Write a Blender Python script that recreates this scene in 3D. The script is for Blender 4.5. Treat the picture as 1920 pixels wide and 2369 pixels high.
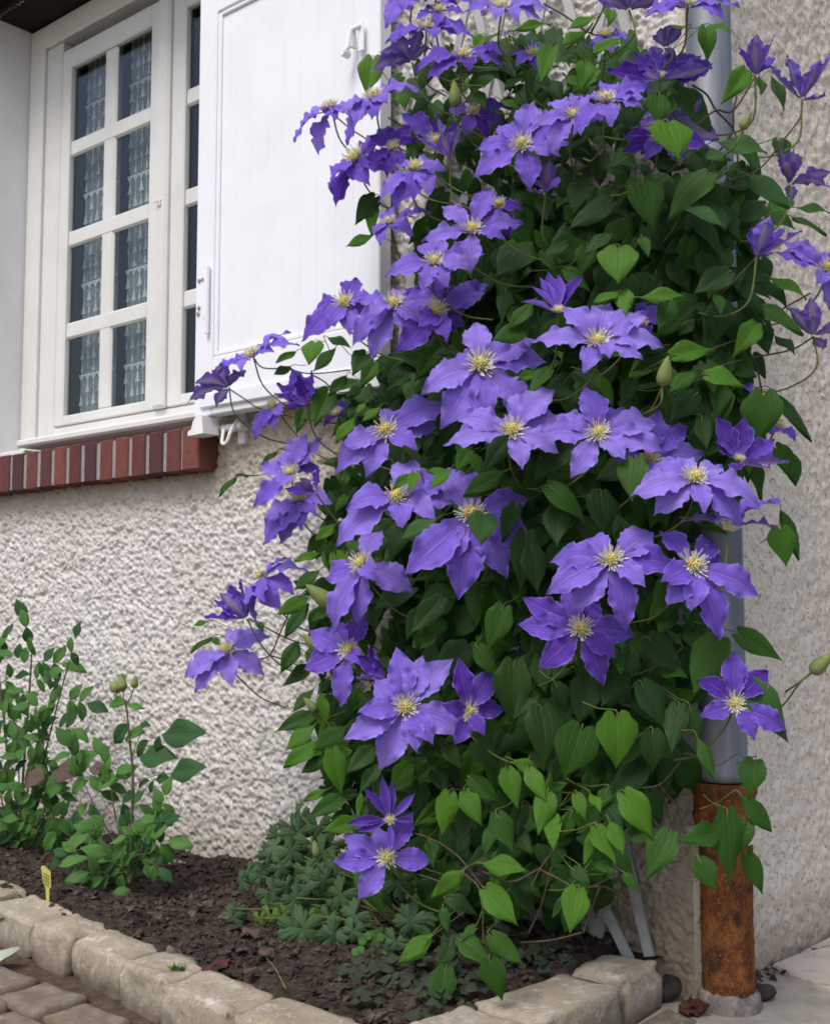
import bpy, math, random
import numpy as np
from mathutils import Vector, Matrix

# ------------------------------------------------------------------ camera, world, sun, exposure
for o in list(bpy.data.objects): bpy.data.objects.remove(o)
SC = bpy.context.scene
COL = SC.collection
f_px, CXP, CYP, HOR = 2700.0, 960.0, 1184.5, 1408.0      # focal length, centre and horizon of the 1920 x 2369 photograph
TILT = math.atan((HOR - CYP) / f_px)
H_CAM = 0.6779
cam = bpy.data.cameras.new('camera'); cam_o = bpy.data.objects.new('camera', cam); COL.objects.link(cam_o)
cam_o.location = (0, 0, H_CAM); cam_o.rotation_euler = (math.pi/2 + TILT, 0, 0)
cam.sensor_fit = 'HORIZONTAL'; cam.sensor_width = 36; cam.lens = 36*f_px/1920
cam.clip_start = 0.05; cam.clip_end = 1000
SC.camera = cam_o
W = bpy.data.worlds.new('World'); SC.world = W; W.use_nodes = True
nt = W.node_tree; nt.nodes.clear()
SUN_EL, SUN_AZ = math.radians(56), math.radians(212)       # azimuth clockwise from +Y (north)
sky = nt.nodes.new('ShaderNodeTexSky'); sky.sky_type = 'NISHITA'; sky.sun_disc = False
sky.sun_elevation = SUN_EL; sky.sun_rotation = SUN_AZ
sky.air_density = 1.0; sky.dust_density = 3.4; sky.ozone_density = 1.0
bg = nt.nodes.new('ShaderNodeBackground'); bg.inputs['Strength'].default_value = 0.125
wo = nt.nodes.new('ShaderNodeOutputWorld')
nt.links.new(sky.outputs[0], bg.inputs[0]); nt.links.new(bg.outputs[0], wo.inputs[0])
sun = bpy.data.lights.new('sun', 'SUN'); sun_o = bpy.data.objects.new('sun', sun); COL.objects.link(sun_o)
sun.energy = 1.5; sun.angle = math.radians(25); sun.color = (1, 0.985, 0.965)
sd = Vector((math.sin(SUN_AZ)*math.cos(SUN_EL), math.cos(SUN_AZ)*math.cos(SUN_EL), math.sin(SUN_EL)))
sun_o.rotation_euler = sd.to_track_quat('Z', 'Y').to_euler(); sun_o.location = sd*20
SC.view_settings.view_transform = 'Standard'; SC.view_settings.look = 'None'
SC.view_settings.gamma = 1; SC.view_settings.use_curve_mapping = False
SC.view_settings.exposure = 0.46
SC.cycles.pixel_filter_type = 'BLACKMAN_HARRIS'; SC.cycles.filter_width = 1.8

# ------------------------------------------------------------------ geometry of the place
ct, st = math.cos(TILT), math.sin(TILT)
O = np.array([0, 0, H_CAM])
def ray(px, py):
    x = (px-CXP)/f_px; y = (CYP-py)/f_px
    return np.array([x, ct - y*st, st + y*ct])
def unit(v): return v/np.linalg.norm(v)
D1 = unit(ray(-2238, HOR)); D2 = unit(ray(3600, HOR))     # along the front wall (to the left), along the side wall (to the right)
N1 = np.array([D1[1], -D1[0], 0]); N1 = N1 if N1[1] < 0 else -N1
N2 = np.array([D2[1], -D2[0], 0]); N2 = N2 if N2[1] < 0 else -N2
_r = ray(1622, 2310); C0 = O + _r*(2.1/_r[1]); C0[2] = 0  # foot of the house corner
UP = np.array([0, 0, 1.0])
def F(u, w, z): return C0 + D1*u + N1*w + UP*z            # a point by the front wall: along, out of, up
def S(u, w, z): return C0 + D2*u + N2*w + UP*z            # the same by the side wall
def dist_front(r, w): return ((C0-O)@N1 + w)/(r@N1)
def dist_side(r, w): return ((C0-O)@N2 + w)/(r@N2)
def at_wall(px, py, w): r = ray(px, py); return O + r*dist_front(r, w)
def at_ground(px, py, z): r = ray(px, py); return O + r*((z-H_CAM)/r[2])
def at(px, py, off):                                       # a point OFF metres in front of the house, whichever wall is there
    r = ray(px, py); return O + r*max(dist_front(r, off), dist_side(r, off))
def fu(P): d = P-C0; return d@D1, d@N1
def at_depth(px, py, dep): r = ray(px, py); return O + r*(dep/(r@np.array([0, ct, st])))
CR = np.array([1.0, 0, 0]); CU = np.array([0, -st, ct]); CT = np.array([0, -ct, -st])
rng = np.random.default_rng(7); R = random.Random(11)

# ------------------------------------------------------------------ helpers
MATW = {}
def link(o, parent=None):
    COL.objects.link(o)
    if parent is not None: o.parent = parent
    return o
def thing(name, label, cat, loc=(0, 0, 0), group=None, kind=None):
    o = bpy.data.objects.new(name, None); o.empty_display_size = .02; COL.objects.link(o)
    o.location = Vector(loc); MATW[o] = Matrix.Translation(Vector(loc))
    if label: o['label'] = label
    if cat: o['category'] = cat
    if group: o['group'] = group
    if kind: o['kind'] = kind
    return o
def sub_empty(name, parent, loc):
    o = bpy.data.objects.new(name, None); o.empty_display_size = .01; COL.objects.link(o); o.parent = parent
    o.matrix_basis = MATW[parent].inverted() @ Matrix.Translation(Vector(loc)); MATW[o] = Matrix.Translation(Vector(loc))
    return o
def mesh(name, verts, faces, mats, smooth=False, uvs=None, midx=None):
    me = bpy.data.meshes.new(name)
    me.from_pydata([tuple(map(float, v)) for v in verts], [], faces)
    for m in (mats if isinstance(mats, (list, tuple)) else [mats]): me.materials.append(m)
    if midx is not None: me.polygons.foreach_set('material_index', np.array(midx, dtype=np.int32))
    if smooth: me.polygons.foreach_set('use_smooth', [True]*len(me.polygons))
    if uvs is not None:
        l = me.uv_layers.new(name='UVMap'); vi = np.empty(len(me.loops), dtype=np.int32); me.loops.foreach_get('vertex_index', vi)
        l.data.foreach_set('uv', np.asarray(uvs, dtype=np.float32)[vi].ravel())
    me.update(); return me
def obj(name, me, parent=None, M=None, tag=None):
    o = bpy.data.objects.new(name, me); COL.objects.link(o)
    M = Matrix.Identity(4) if M is None else M
    if parent is not None:
        o.parent = parent; o.matrix_basis = MATW[parent].inverted() @ M
    else: o.matrix_basis = M
    MATW[o] = M
    for k, v in (tag or {}).items(): o[k] = v
    return o
class MB:
    def __init__(s): s.v = []; s.f = []
    def add(s, v, f):
        b = len(s.v); s.v += [tuple(map(float, p)) for p in v]; s.f += [tuple(b+i for i in q) for q in f]
    def box(s, fn, a0, a1, b0, b1, c0, c1, ch=0.0):        # box in a local frame fn(a,b,c), chamfered edges
        if ch <= 0:
            v = [fn(a, b, c) for a in (a0, a1) for b in (b0, b1) for c in (c0, c1)]
            s.add(v, [(0, 1, 3, 2), (4, 6, 7, 5), (0, 4, 5, 1), (2, 3, 7, 6), (0, 2, 6, 4), (1, 5, 7, 3)]); return
        A, B, Cc = (a0, a1), (b0, b1), (c0, c1); v = []; idx = {}
        for i in (0, 1):
            for j in (0, 1):
                for k in (0, 1):
                    da = ch if i == 0 else -ch; db = ch if j == 0 else -ch; dc = ch if k == 0 else -ch
                    for ax, p in ((0, (A[i], B[j]+db, Cc[k]+dc)), (1, (A[i]+da, B[j], Cc[k]+dc)), (2, (A[i]+da, B[j]+db, Cc[k]))):
                        idx[(i, j, k, ax)] = len(v); v.append(fn(*p))
        I = lambda i, j, k, a: idx[(i, j, k, a)]; fc = []
        for i in (0, 1):
            fc.append((I(i,0,0,0), I(i,0,1,0), I(i,1,1,0), I(i,1,0,0))); fc.append((I(0,i,0,1), I(0,i,1,1), I(1,i,1,1), I(1,i,0,1)))
            fc.append((I(0,0,i,2), I(0,1,i,2), I(1,1,i,2), I(1,0,i,2)))
        for j in (0, 1):
            for k in (0, 1):
                fc.append((I(0,j,k,1), I(1,j,k,1), I(1,j,k,2), I(0,j,k,2))); fc.append((I(j,0,k,0), I(j,1,k,0), I(j,1,k,2), I(j,0,k,2)))
                fc.append((I(j,k,0,0), I(j,k,1,0), I(j,k,1,1), I(j,k,0,1)))
                for i in (0, 1): fc.append((I(i,j,k,0), I(i,j,k,1), I(i,j,k,2)))
        s.add(v, fc)
    def tube(s, pts, rad, n=6, cap=True):
        pts = [np.asarray(p, float) for p in pts]; m = len(pts); rr = rad if hasattr(rad, '__len__') else [rad]*m
        v = []; prev = None
        for i, p in enumerate(pts):
            d = unit(pts[min(i+1, m-1)] - pts[max(i-1, 0)] + 1e-9)
            a = np.cross(d, [0, 0, 1.0]) if prev is None else prev - d*(prev@d)
            if np.linalg.norm(a) < 1e-4: a = np.cross(d, [1.0, 0, 0])
            a = unit(a); b = np.cross(d, a); prev = a
            for k in range(n):
                t = 2*math.pi*k/n; v.append(p + rr[i]*(a*math.cos(t) + b*math.sin(t)))
        fc = [(i*n+k, i*n+(k+1) % n, (i+1)*n+(k+1) % n, (i+1)*n+k) for i in range(m-1) for k in range(n)]
        if cap: fc += [tuple(range(n))[::-1], tuple((m-1)*n+k for k in range(n))]
        s.add(v, fc)
    def lathe(s, c, prof, n=24):                           # (radius, height) rings about a vertical axis at c
        c = np.asarray(c, float); v = []
        for r_, h in prof:
            for k in range(n):
                t = 2*math.pi*k/n; v.append(c + np.array([r_*math.cos(t), r_*math.sin(t), h]))
        m = len(prof)
        s.add(v, [(i*n+k, i*n+(k+1) % n, (i+1)*n+(k+1) % n, (i+1)*n+k) for i in range(m-1) for k in range(n)])
    def build(s, name, mat, parent=None, smooth=False, tag=None):
        me = mesh(name, s.v, s.f, mat, smooth)
        import bmesh
        bm = bmesh.new(); bm.from_mesh(me); bmesh.ops.recalc_face_normals(bm, faces=bm.faces); bm.to_mesh(me); bm.free()
        if smooth: me.polygons.foreach_set('use_smooth', [True]*len(me.polygons))
        return obj(name, me, parent, None, tag)
def spline(pts, n=6):
    P = [np.asarray(p, float) for p in pts]
    if len(P) < 3: return [P[0] + (P[1]-P[0])*k/n for k in range(n+1)]
    Q = [2*P[0]-P[1]] + P + [2*P[-1]-P[-2]]; out = []
    for i in range(1, len(Q)-2):
        for k in range(n):
            t = k/n; a, b, c, d = Q[i-1], Q[i], Q[i+1], Q[i+2]
            out.append(.5*((2*b) + (-a+c)*t + (2*a-5*b+4*c-d)*t*t + (-a+3*b-3*c+d)*t**3))
    return out + [P[-1]]
def fnoise(ny, nx, sigma, sd):                             # smooth random field (periodic), unit variance
    g = np.random.default_rng(sd).standard_normal((ny, nx))
    ky = np.fft.fftfreq(ny)[:, None]; kx = np.fft.rfftfreq(nx)[None, :]
    h = np.fft.irfft2(np.fft.rfft2(g)*np.exp(-2*(math.pi*sigma)**2*(kx*kx+ky*ky)), s=(ny, nx))
    return (h-h.mean())/h.std()

# ------------------------------------------------------------------ materials
class NT:
    def __init__(s, name):
        s.m = bpy.data.materials.new(name); s.m.use_nodes = True; s.t = s.m.node_tree; s.t.nodes.clear()
        s.out = s.n('ShaderNodeOutputMaterial'); s.p = s.n('ShaderNodeBsdfPrincipled'); s.l(s.p, 0, s.out, 0)
    def n(s, ty, **k):
        x = s.t.nodes.new(ty)
        for a, b in k.items(): setattr(x, a, b)
        return x
    def l(s, a, ai, b, bi): s.t.links.new(a.outputs[ai], b.inputs[bi])
    def noise(s, scale, detail=4, rough=.55, vec=None, dist=0):
        x = s.n('ShaderNodeTexNoise'); x.inputs['Scale'].default_value = scale; x.inputs['Detail'].default_value = detail
        x.inputs['Roughness'].default_value = rough; x.inputs['Distortion'].default_value = dist
        if vec is not None: s.t.links.new(vec, x.inputs['Vector'])
        return x.outputs[0]
    def coord(s, kind='Object'): return s.n('ShaderNodeTexCoord').outputs[kind]
    def pos(s): return s.n('ShaderNodeNewGeometry').outputs['Position']
    def ramp(s, fac, stops):
        x = s.n('ShaderNodeValToRGB'); e = x.color_ramp.elements
        while len(e) < len(stops): e.new(.5)
        for i, (p, c) in enumerate(stops): e[i].position = p; e[i].color = (*c, 1) if len(c) == 3 else c
        s.t.links.new(fac, x.inputs[0]); return x.outputs[0]
    def mix(s, fac, a, b, mode='MIX'):
        x = s.n('ShaderNodeMix', data_type='RGBA', blend_type=mode)
        for i, v in ((0, fac), (6, a), (7, b)):
            if isinstance(v, (int, float)): x.inputs[i].default_value = v
            elif isinstance(v, tuple): x.inputs[i].default_value = (*v, 1)
            else: s.t.links.new(v, x.inputs[i])
        return x.outputs[2]
    def math(s, op, a, b=0.0):
        x = s.n('ShaderNodeMath', operation=op)
        for i, v in ((0, a), (1, b)):
            if isinstance(v, (int, float)): x.inputs[i].default_value = v
            else: s.t.links.new(v, x.inputs[i])
        return x.outputs[0]
    def base(s, c, rough=.7, spec=.3):
        i = s.p.inputs['Base Color']
        if isinstance(c, tuple): i.default_value = (*c, 1)
        else: s.t.links.new(c, i)
        if isinstance(rough, (int, float)): s.p.inputs['Roughness'].default_value = rough
        else: s.t.links.new(rough, s.p.inputs['Roughness'])
        s.p.inputs['Specular IOR Level'].default_value = spec; return s
    def bump(s, h, strength=.4, dist=.004):
        x = s.n('ShaderNodeBump'); x.inputs['Strength'].default_value = strength; x.inputs['Distance'].default_value = dist
        s.t.links.new(h, x.inputs['Height']); s.t.links.new(x.outputs[0], s.p.inputs['Normal']); return s

def m_roughcast():
    s = NT('roughcast'); p = s.pos()
    n = s.noise(26, 6, .65, p); c = s.ramp(n, [(.3, (.52, .49, .46)), (.55, (.65, .622, .595)), (.75, (.74, .715, .69))])
    c = s.mix(s.ramp(s.noise(140, 3, .6, p), [(.585, (0, 0, 0)), (.67, (.75, .75, .75))]), c, (.19, .165, .14))    # dark grains in the mix
    c = s.mix(s.ramp(s.noise(2.2, 5, .6, p), [(.46, (0, 0, 0)), (.72, (.4, .4, .4))]), c, (.50, .45, .375))     # weather stains
    z = s.n('ShaderNodeSeparateXYZ'); s.t.links.new(p, z.inputs[0])
    foot = s.math('MULTIPLY', s.ramp(s.math('ADD', z.outputs[2], s.math('MULTIPLY', s.noise(7, 4, .6, p), .22)), [(.13, (.8, .8, .8)), (.32, (0, 0, 0))]), .8)
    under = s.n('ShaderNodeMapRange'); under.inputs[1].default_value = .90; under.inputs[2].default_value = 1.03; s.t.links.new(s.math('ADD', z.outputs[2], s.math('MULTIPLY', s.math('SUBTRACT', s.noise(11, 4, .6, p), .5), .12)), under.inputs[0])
    c = s.mix(s.math('MULTIPLY', s.math('MULTIPLY', under.outputs[0], s.math('LESS_THAN', z.outputs[2], 1.3)), .55), c, (.40, .33, .22))                # yellow-brown stain below the sill, its shading painted in too
    cx = s.n('ShaderNodeMapRange'); cx.inputs[1].default_value = .27; cx.inputs[2].default_value = .42; s.t.links.new(z.outputs[0], cx.inputs[0])
    cz = s.ramp(s.math('ADD', z.outputs[2], s.math('MULTIPLY', s.noise(8, 5, .65, p), .3)), [(.30, (.75, .75, .75)), (.62, (0, 0, 0))])
    c = s.mix(s.math('MULTIPLY', cx.outputs[0], cz), c, (.34, .265, .18))                                     # splashes beside the pipe foot
    c = s.mix(foot, c, (.33, .245, .165))                                                                      # earth splashed on the foot
    s.base(c, .95, .15); s.bump(s.noise(330, 4, .7, p), .55, .003); return s.m
def m_pebbledash():
    s = NT('pebbledash'); p = s.pos()
    n = s.noise(110, 3, .6, p); c = s.ramp(n, [(.28, (.48, .40, .30)), (.42, (.73, .645, .535)), (.6, (.80, .73, .625)), (.78, (.84, .79, .70))])
    c = s.mix(s.ramp(s.noise(120, 2, .5, p), [(.60, (0, 0, 0)), (.66, (.7, .7, .7))]), c, (.27, .19, .145))
    z = s.n('ShaderNodeSeparateXYZ'); s.t.links.new(p, z.inputs[0])
    foot = s.ramp(s.math('ADD', z.outputs[2], s.math('MULTIPLY', s.noise(9, 4, .6, p), .2)), [(.10, (.7, .7, .7)), (.26, (0, 0, 0))])
    c = s.mix(foot, c, (.27, .20, .13))
    s.base(c, .95, .15); s.bump(s.noise(240, 4, .7, p), .5, .003); return s.m
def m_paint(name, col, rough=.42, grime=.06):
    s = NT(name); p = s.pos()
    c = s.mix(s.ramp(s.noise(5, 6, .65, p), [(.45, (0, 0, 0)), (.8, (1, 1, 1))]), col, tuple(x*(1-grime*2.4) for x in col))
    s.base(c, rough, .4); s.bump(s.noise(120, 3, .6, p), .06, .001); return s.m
def m_brick():
    s = NT('red_brick'); p = s.pos(); oi = s.n('ShaderNodeObjectInfo')
    base = s.ramp(oi.outputs['Random'], [(0, (.075, .036, .042)), (.3, (.13, .045, .042)), (.55, (.22, .072, .055)), (.8, (.10, .04, .044)), (1, (.25, .088, .062))])
    c = s.mix(s.ramp(s.noise(30, 6, .7, p), [(.4, (0, 0, 0)), (.75, (.6, .6, .6))]), base, (.08, .035, .035))
    c = s.mix(s.ramp(s.noise(160, 3, .6, p), [(.66, (0, 0, 0)), (.75, (.5, .5, .5))]), c, (.4, .26, .2))
    s.base(c, .9, .2); s.bump(s.noise(200, 5, .7, p), .5, .003); return s.m
def m_simple(name, lo, hi, scale, rough=.9, bs=.4, bscale=None, spec=.2, d=.004, mid=None):
    s = NT(name); p = s.pos(); st_ = [(.3, lo), (.7, hi)] if mid is None else [(.28, lo), (.5, mid), (.72, hi)]
    s.base(s.ramp(s.noise(scale, 7, .65, p), st_), rough, spec); s.bump(s.noise(bscale or scale*4, 5, .7, p), bs, d); return s.m
def m_stone(name, a, b, cdark):
    s = NT(name); p = s.pos(); oi = s.n('ShaderNodeObjectInfo')
    c = s.mix(oi.outputs['Random'], a, b)
    c = s.mix(s.ramp(s.noise(22, 7, .7, p), [(.42, (0, 0, 0)), (.7, (.75, .75, .75))]), c, cdark)
    c = s.mix(s.ramp(s.noise(38, 6, .65, p), [(.54, (0, 0, 0)), (.68, (.75, .75, .75))]), c, (.62, .56, .49))
    c = s.mix(s.ramp(s.noise(170, 3, .6, p), [(.60, (0, 0, 0)), (.68, (.75, .75, .75))]), c, (.14, .11, .08))
    z = s.n('ShaderNodeSeparateXYZ'); s.t.links.new(p, z.inputs[0])
    damp = s.ramp(s.math('ADD', z.outputs[2], s.math('MULTIPLY', s.noise(40, 4, .6, p), .05)), [(.022, (.85, .85, .85)), (.06, (0, 0, 0))])
    c = s.mix(damp, c, (.13, .10, .07))                                                                        # soil splashed low on the stones
    s.base(c, .93, .2); s.bump(s.noise(170, 6, .75, p), .7, .004); return s.m
def m_soil(name, lo, mid, hi):
    s = NT(name); p = s.pos()
    c = s.ramp(s.noise(45, 8, .75, p), [(.3, lo), (.5, mid), (.72, hi)])
    s.base(c, .97, .1); s.bump(s.noise(150, 6, .75, p), .8, .006); return s.m
def m_rust():
    s = NT('rusty_cast_iron'); p = s.pos()
    mp = s.n('ShaderNodeMapping'); mp.inputs['Scale'].default_value = (1, 1, .75); s.t.links.new(p, mp.inputs[0])
    c = s.ramp(s.noise(42, 9, .78, mp.outputs[0]), [(.3, (.042, .022, .019)), (.42, (.12, .046, .024)), (.54, (.27, .095, .028)), (.75, (.40, .19, .08))])
    c = s.mix(s.ramp(s.noise(14, 6, .65, p), [(.50, (0, 0, 0)), (.64, (.8, .8, .8))]), c, (.05, .026, .026))
    c = s.mix(s.ramp(s.noise(210, 3, .6, p), [(.58, (0, 0, 0)), (.68, (.6, .6, .6))]), c, (.42, .22, .11))
    s.base(c, .97, .1); s.bump(s.noise(130, 7, .8, p), 1.0, .005); return s.m
def m_zinc():
    s = NT('weathered_zinc'); p = s.pos(); mp = s.n('ShaderNodeMapping'); mp.inputs['Scale'].default_value = (1, 1, .12); s.t.links.new(p, mp.inputs[0])
    c = s.ramp(s.noise(40, 6, .65, mp.outputs[0]), [(.3, (.125, .135, .150)), (.6, (.195, .21, .232)), (.8, (.26, .275, .30))])
    s.base(c, .55, .4); s.p.inputs['Metallic'].default_value = .25; s.bump(s.noise(90, 4, .6, p), .12, .001); return s.m
def m_petal():
    s = NT('petal'); uv = s.coord('UV'); sep = s.n('ShaderNodeSeparateXYZ'); s.t.links.new(uv, sep.inputs[0])
    oi = s.n('ShaderNodeObjectInfo'); L, T = sep.outputs[0], sep.outputs[1]
    a = s.math('ABSOLUTE', s.math('SUBTRACT', T, .5))
    age_shade = s.n('ShaderNodeSeparateColor'); s.t.links.new(oi.outputs['Color'], age_shade.inputs[0])
    col = s.ramp(s.math('ADD', age_shade.outputs[0], s.math('MULTIPLY', s.math('SUBTRACT', oi.outputs['Random'], .5), .45)), [(0, (.125, .045, .43)), (.42, (.265, .155, .78)), (1, (.44, .33, .95))])  # petal depth follows bloom age plus shade painted in per flower
    wv = s.n('ShaderNodeMapping'); wv.inputs['Scale'].default_value = (2.5, 34, 1); s.t.links.new(uv, wv.inputs[0])
    vein = s.noise(1.0, 5, .7, wv.outputs[0])
    col = s.mix(s.math('MULTIPLY', s.ramp(vein, [(.38, (0, 0, 0)), (.70, (1, 1, 1))]), .6), col, s.mix(1.0, col, (.62, .50, .72), 'MULTIPLY'))
    rib = s.ramp(a, [(.0, (1, 1, 1)), (.03, (.9, .9, .9)), (.05, (.1, .1, .1)), (.075, (.8, .8, .8)), (.10, (.2, .2, .2)), (.14, (.5, .5, .5)), (.2, (0, 0, 0))])
    dk = s.ramp(a, [(.018, (0, 0, 0)), (.04, (1, 1, 1)), (.06, (.2, .2, .2)), (.085, (.8, .8, .8)), (.12, (.1, .1, .1)), (.16, (.5, .5, .5)), (.22, (0, 0, 0))])
    col = s.mix(s.math('MULTIPLY', s.math('MULTIPLY', dk, s.ramp(L, [(.05, (1, 1, 1)), (.85, (.15, .15, .15))])), .55), col, s.mix(1.0, col, (.52, .38, .66), 'MULTIPLY'))
    col = s.mix(s.math('MULTIPLY', s.ramp(a, [(0, (1, 1, 1)), (.025, (0, 0, 0))]), .4), col, (.46, .34, .84))
    col = s.mix(s.ramp(L, [(.02, (.65, .65, .65)), (.3, (0, 0, 0))]), col, (.40, .28, .74))
    col = s.mix(s.ramp(a, [(.42, (0, 0, 0)), (.5, (.7, .7, .7))]), col, (.42, .33, .90))
    back = s.mix(s.ramp(a, [(.10, (.85, .85, .85)), (.24, (0, 0, 0))]), (.26, .16, .66), (.47, .40, .52))
    g = s.n('ShaderNodeNewGeometry'); col = s.mix(g.outputs['Backfacing'], col, back)
    s.base(col, .72, .08); s.bump(s.math('SUBTRACT', vein, s.math('MULTIPLY', dk, .5)), .8, .004)
    tr = s.n('ShaderNodeBsdfTranslucent'); s.t.links.new(col, tr.inputs[0]); mx = s.n('ShaderNodeMixShader'); mx.inputs[0].default_value = .22
    s.l(s.p, 0, mx, 1); s.l(tr, 0, mx, 2); s.l(mx, 0, s.out, 0); return s.m
def m_leaf(name, a, b, tr_col, rough=.5, trans=.22, veins=True):
    s = NT(name); oi = s.n('ShaderNodeObjectInfo'); uv = s.coord('UV'); p = s.pos()
    col = s.mix(s.math('FRACT', s.math('MULTIPLY', oi.outputs['Random'], 7.31)), a, b)
    col = s.mix(s.ramp(s.noise(14, 4, .6, p), [(.4, (0, 0, 0)), (.75, (.5, .5, .5))]), col, b)
    sep = s.n('ShaderNodeSeparateXYZ'); s.t.links.new(uv, sep.inputs[0])
    t = s.math('ABSOLUTE', s.math('SUBTRACT', sep.outputs[1], .5))
    lines = s.ramp(t, [(0, (1, 1, 1)), (.022, (0, 0, 0)), (.15, (0, 0, 0)), (.172, (.6, .6, .6)), (.195, (0, 0, 0)), (.32, (0, 0, 0)), (.338, (.45, .45, .45)), (.36, (0, 0, 0))])
    if veins: col = s.mix(s.math('MULTIPLY', lines, .35), col, tuple(min(1, x*1.9+.02) for x in b))
    col = s.mix(s.ramp(s.noise(38, 5, .7, p), [(.64, (0, 0, 0)), (.72, (.55, .55, .55))]), col, tuple(b[i]*(1.9, 1.35, 1.2)[i] for i in range(3)))    # paler, dusty blotches
    g = s.n('ShaderNodeNewGeometry'); col = s.mix(s.math('MULTIPLY', g.outputs['Backfacing'], .6), col, (.10, .15, .065))
    s.base(col, rough, .14)
    if veins: s.bump(s.math('SUBTRACT', s.noise(70, 5, .65, p), lines), .45, .003)
    else: s.bump(s.noise(90, 4, .6, p), .3, .0025)
    tr = s.n('ShaderNodeBsdfTranslucent'); tr.inputs[0].default_value = (*tr_col, 1); mx = s.n('ShaderNodeMixShader'); mx.inputs[0].default_value = trans
    s.l(s.p, 0, mx, 1); s.l(tr, 0, mx, 2); s.l(mx, 0, s.out, 0); return s.m
def m_glass():
    s = NT('window_glass'); t = s.t; t.nodes.remove(s.p)
    lw = s.n('ShaderNodeLayerWeight'); lw.inputs[0].default_value = .5
    fr = s.math('ADD', s.math('MULTIPLY', s.math('POWER', lw.outputs['Facing'], 4.0), .75), .035)
    a = s.n('ShaderNodeBsdfTransparent'); a.inputs[0].default_value = (.86, .9, .9, 1); b = s.n('ShaderNodeBsdfGlossy'); b.inputs['Roughness'].default_value = .02
    mx = s.n('ShaderNodeMixShader'); s.t.links.new(fr, mx.inputs[0]); s.l(a, 0, mx, 1); s.l(b, 0, mx, 2); s.l(mx, 0, s.out, 0); return s.m
def m_lace(name, alpha):
    s = NT(name); p = s.pos(); s.base((.82, .82, .84), .9, .1)
    a = s.n('ShaderNodeBsdfTransparent'); mx = s.n('ShaderNodeMixShader')
    h = s.ramp(s.noise(420, 1, .5, p), [(.42, (alpha*.5,)*3), (.56, (alpha,)*3)])
    s.t.links.new(h, mx.inputs[0]); s.l(a, 0, mx, 1); s.l(s.p, 0, mx, 2); s.l(mx, 0, s.out, 0); return s.m

M_WALL = m_roughcast(); M_SIDE = m_pebbledash()
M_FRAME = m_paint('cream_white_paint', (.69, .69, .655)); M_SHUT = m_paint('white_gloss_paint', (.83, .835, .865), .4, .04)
M_REV = m_paint('white_masonry_paint', (.72, .72, .73), .7, .05); M_DARKWOOD = m_simple('dark_stained_wood', (.010, .006, .006), (.022, .013, .012), 8, .7, .2)
M_PLAST = m_paint('white_plastic', (.82, .82, .82), .4, .03); M_METAL = m_simple('grey_screw_metal', (.2, .2, .2), (.35, .35, .35), 60, .5, .1)
M_BRICK = m_brick(); M_MORTAR = m_simple('grey_mortar', (.22, .21, .20), (.35, .335, .32), 60, .95, .5)
M_STONE = m_stone('edging_stone', (.35, .29, .21), (.44, .385, .30), (.25, .195, .13)); M_PAVER = m_stone('paver_stone', (.40, .32, .245), (.46, .385, .31), (.26, .195, .14))
M_FLAG = m_simple('pale_flagstone', (.40, .34, .285), (.57, .50, .44), 18, .9, .5, mid=(.5, .44, .385)); M_CONC = m_simple('grey_concrete', (.25, .225, .19), (.37, .34, .295), 20, .92, .4)
M_SOIL = m_soil('dark_soil', (.020, .015, .0125), (.052, .040, .033), (.105, .083, .070)); M_JOINT = m_soil('joint_earth', (.045, .03, .02), (.10, .07, .045), (.17, .13, .09))
M_CLOD = m_soil('soil_crumbs', (.027, .020, .017), (.075, .057, .047), (.17, .135, .115)); M_LITTER = m_simple('leaf_litter', (.028, .018, .015), (.13, .095, .075), 35, .9, .4, mid=(.055, .038, .031))
M_RUST = m_rust(); M_ZINC = m_zinc(); M_LEAD = m_simple('mortar_collar', (.10, .085, .08), (.42, .39, .35), 45, .95, .7, mid=(.22, .19, .17))
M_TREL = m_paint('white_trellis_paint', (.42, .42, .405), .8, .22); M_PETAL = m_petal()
M_FIL = m_simple('cream_stamens', (.78, .74, .62), (.88, .86, .78), 80, .7, .1); M_ANTH = m_simple('yellow_pistil', (.70, .58, .14), (.84, .75, .34), 200, .7, .5, d=.002)
LEAFM = [m_leaf('old_green_leaf', (.018, .049, .012), (.030, .073, .017), (.045, .14, .02)),
         m_leaf('green_leaf', (.021, .068, .009), (.034, .096, .013), (.07, .20, .015)),
         m_leaf('young_green_leaf', (.042, .125, .010), (.070, .170, .015), (.13, .34, .02)),
         m_leaf('blue_green_leaf', (.030, .086, .022), (.046, .115, .030), (.07, .19, .04))]
M_STEM = m_simple('brown_vine_stem', (.05, .035, .022), (.11, .08, .05), 60, .8, .3); M_GSTEM = m_simple('green_stem', (.09, .12, .035), (.15, .17, .05), 40, .7, .2)
M_RSTEM = m_simple('dark_rose_stem', (.04, .055, .022), (.085, .09, .045), 40, .7, .2)
M_BUD = m_leaf('green_bud', (.17, .22, .065), (.23, .27, .10), (.2, .3, .08), .6, .12)
M_GER = m_leaf('geranium_leaf', (.040, .080, .033), (.072, .130, .056), (.06, .17, .06), .7, .18, veins=False)
M_GERY = m_leaf('pale_geranium_leaf', (.075, .14, .03), (.12, .18, .04), (.2, .36, .05), .7, .2, veins=False)
M_ROSE = m_leaf('rose_leaf', (.055, .140, .030), (.090, .200, .050), (.10, .30, .05), .5, .22); M_ROSED = m_leaf('dark_rose_leaf', (.024, .066, .024), (.040, .098, .034), (.06, .2, .03), .5, .2)
M_ROSEP = m_leaf('purple_rose_leaf', (.10, .065, .06), (.16, .12, .09), (.2, .1, .06), .5, .2)
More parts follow.
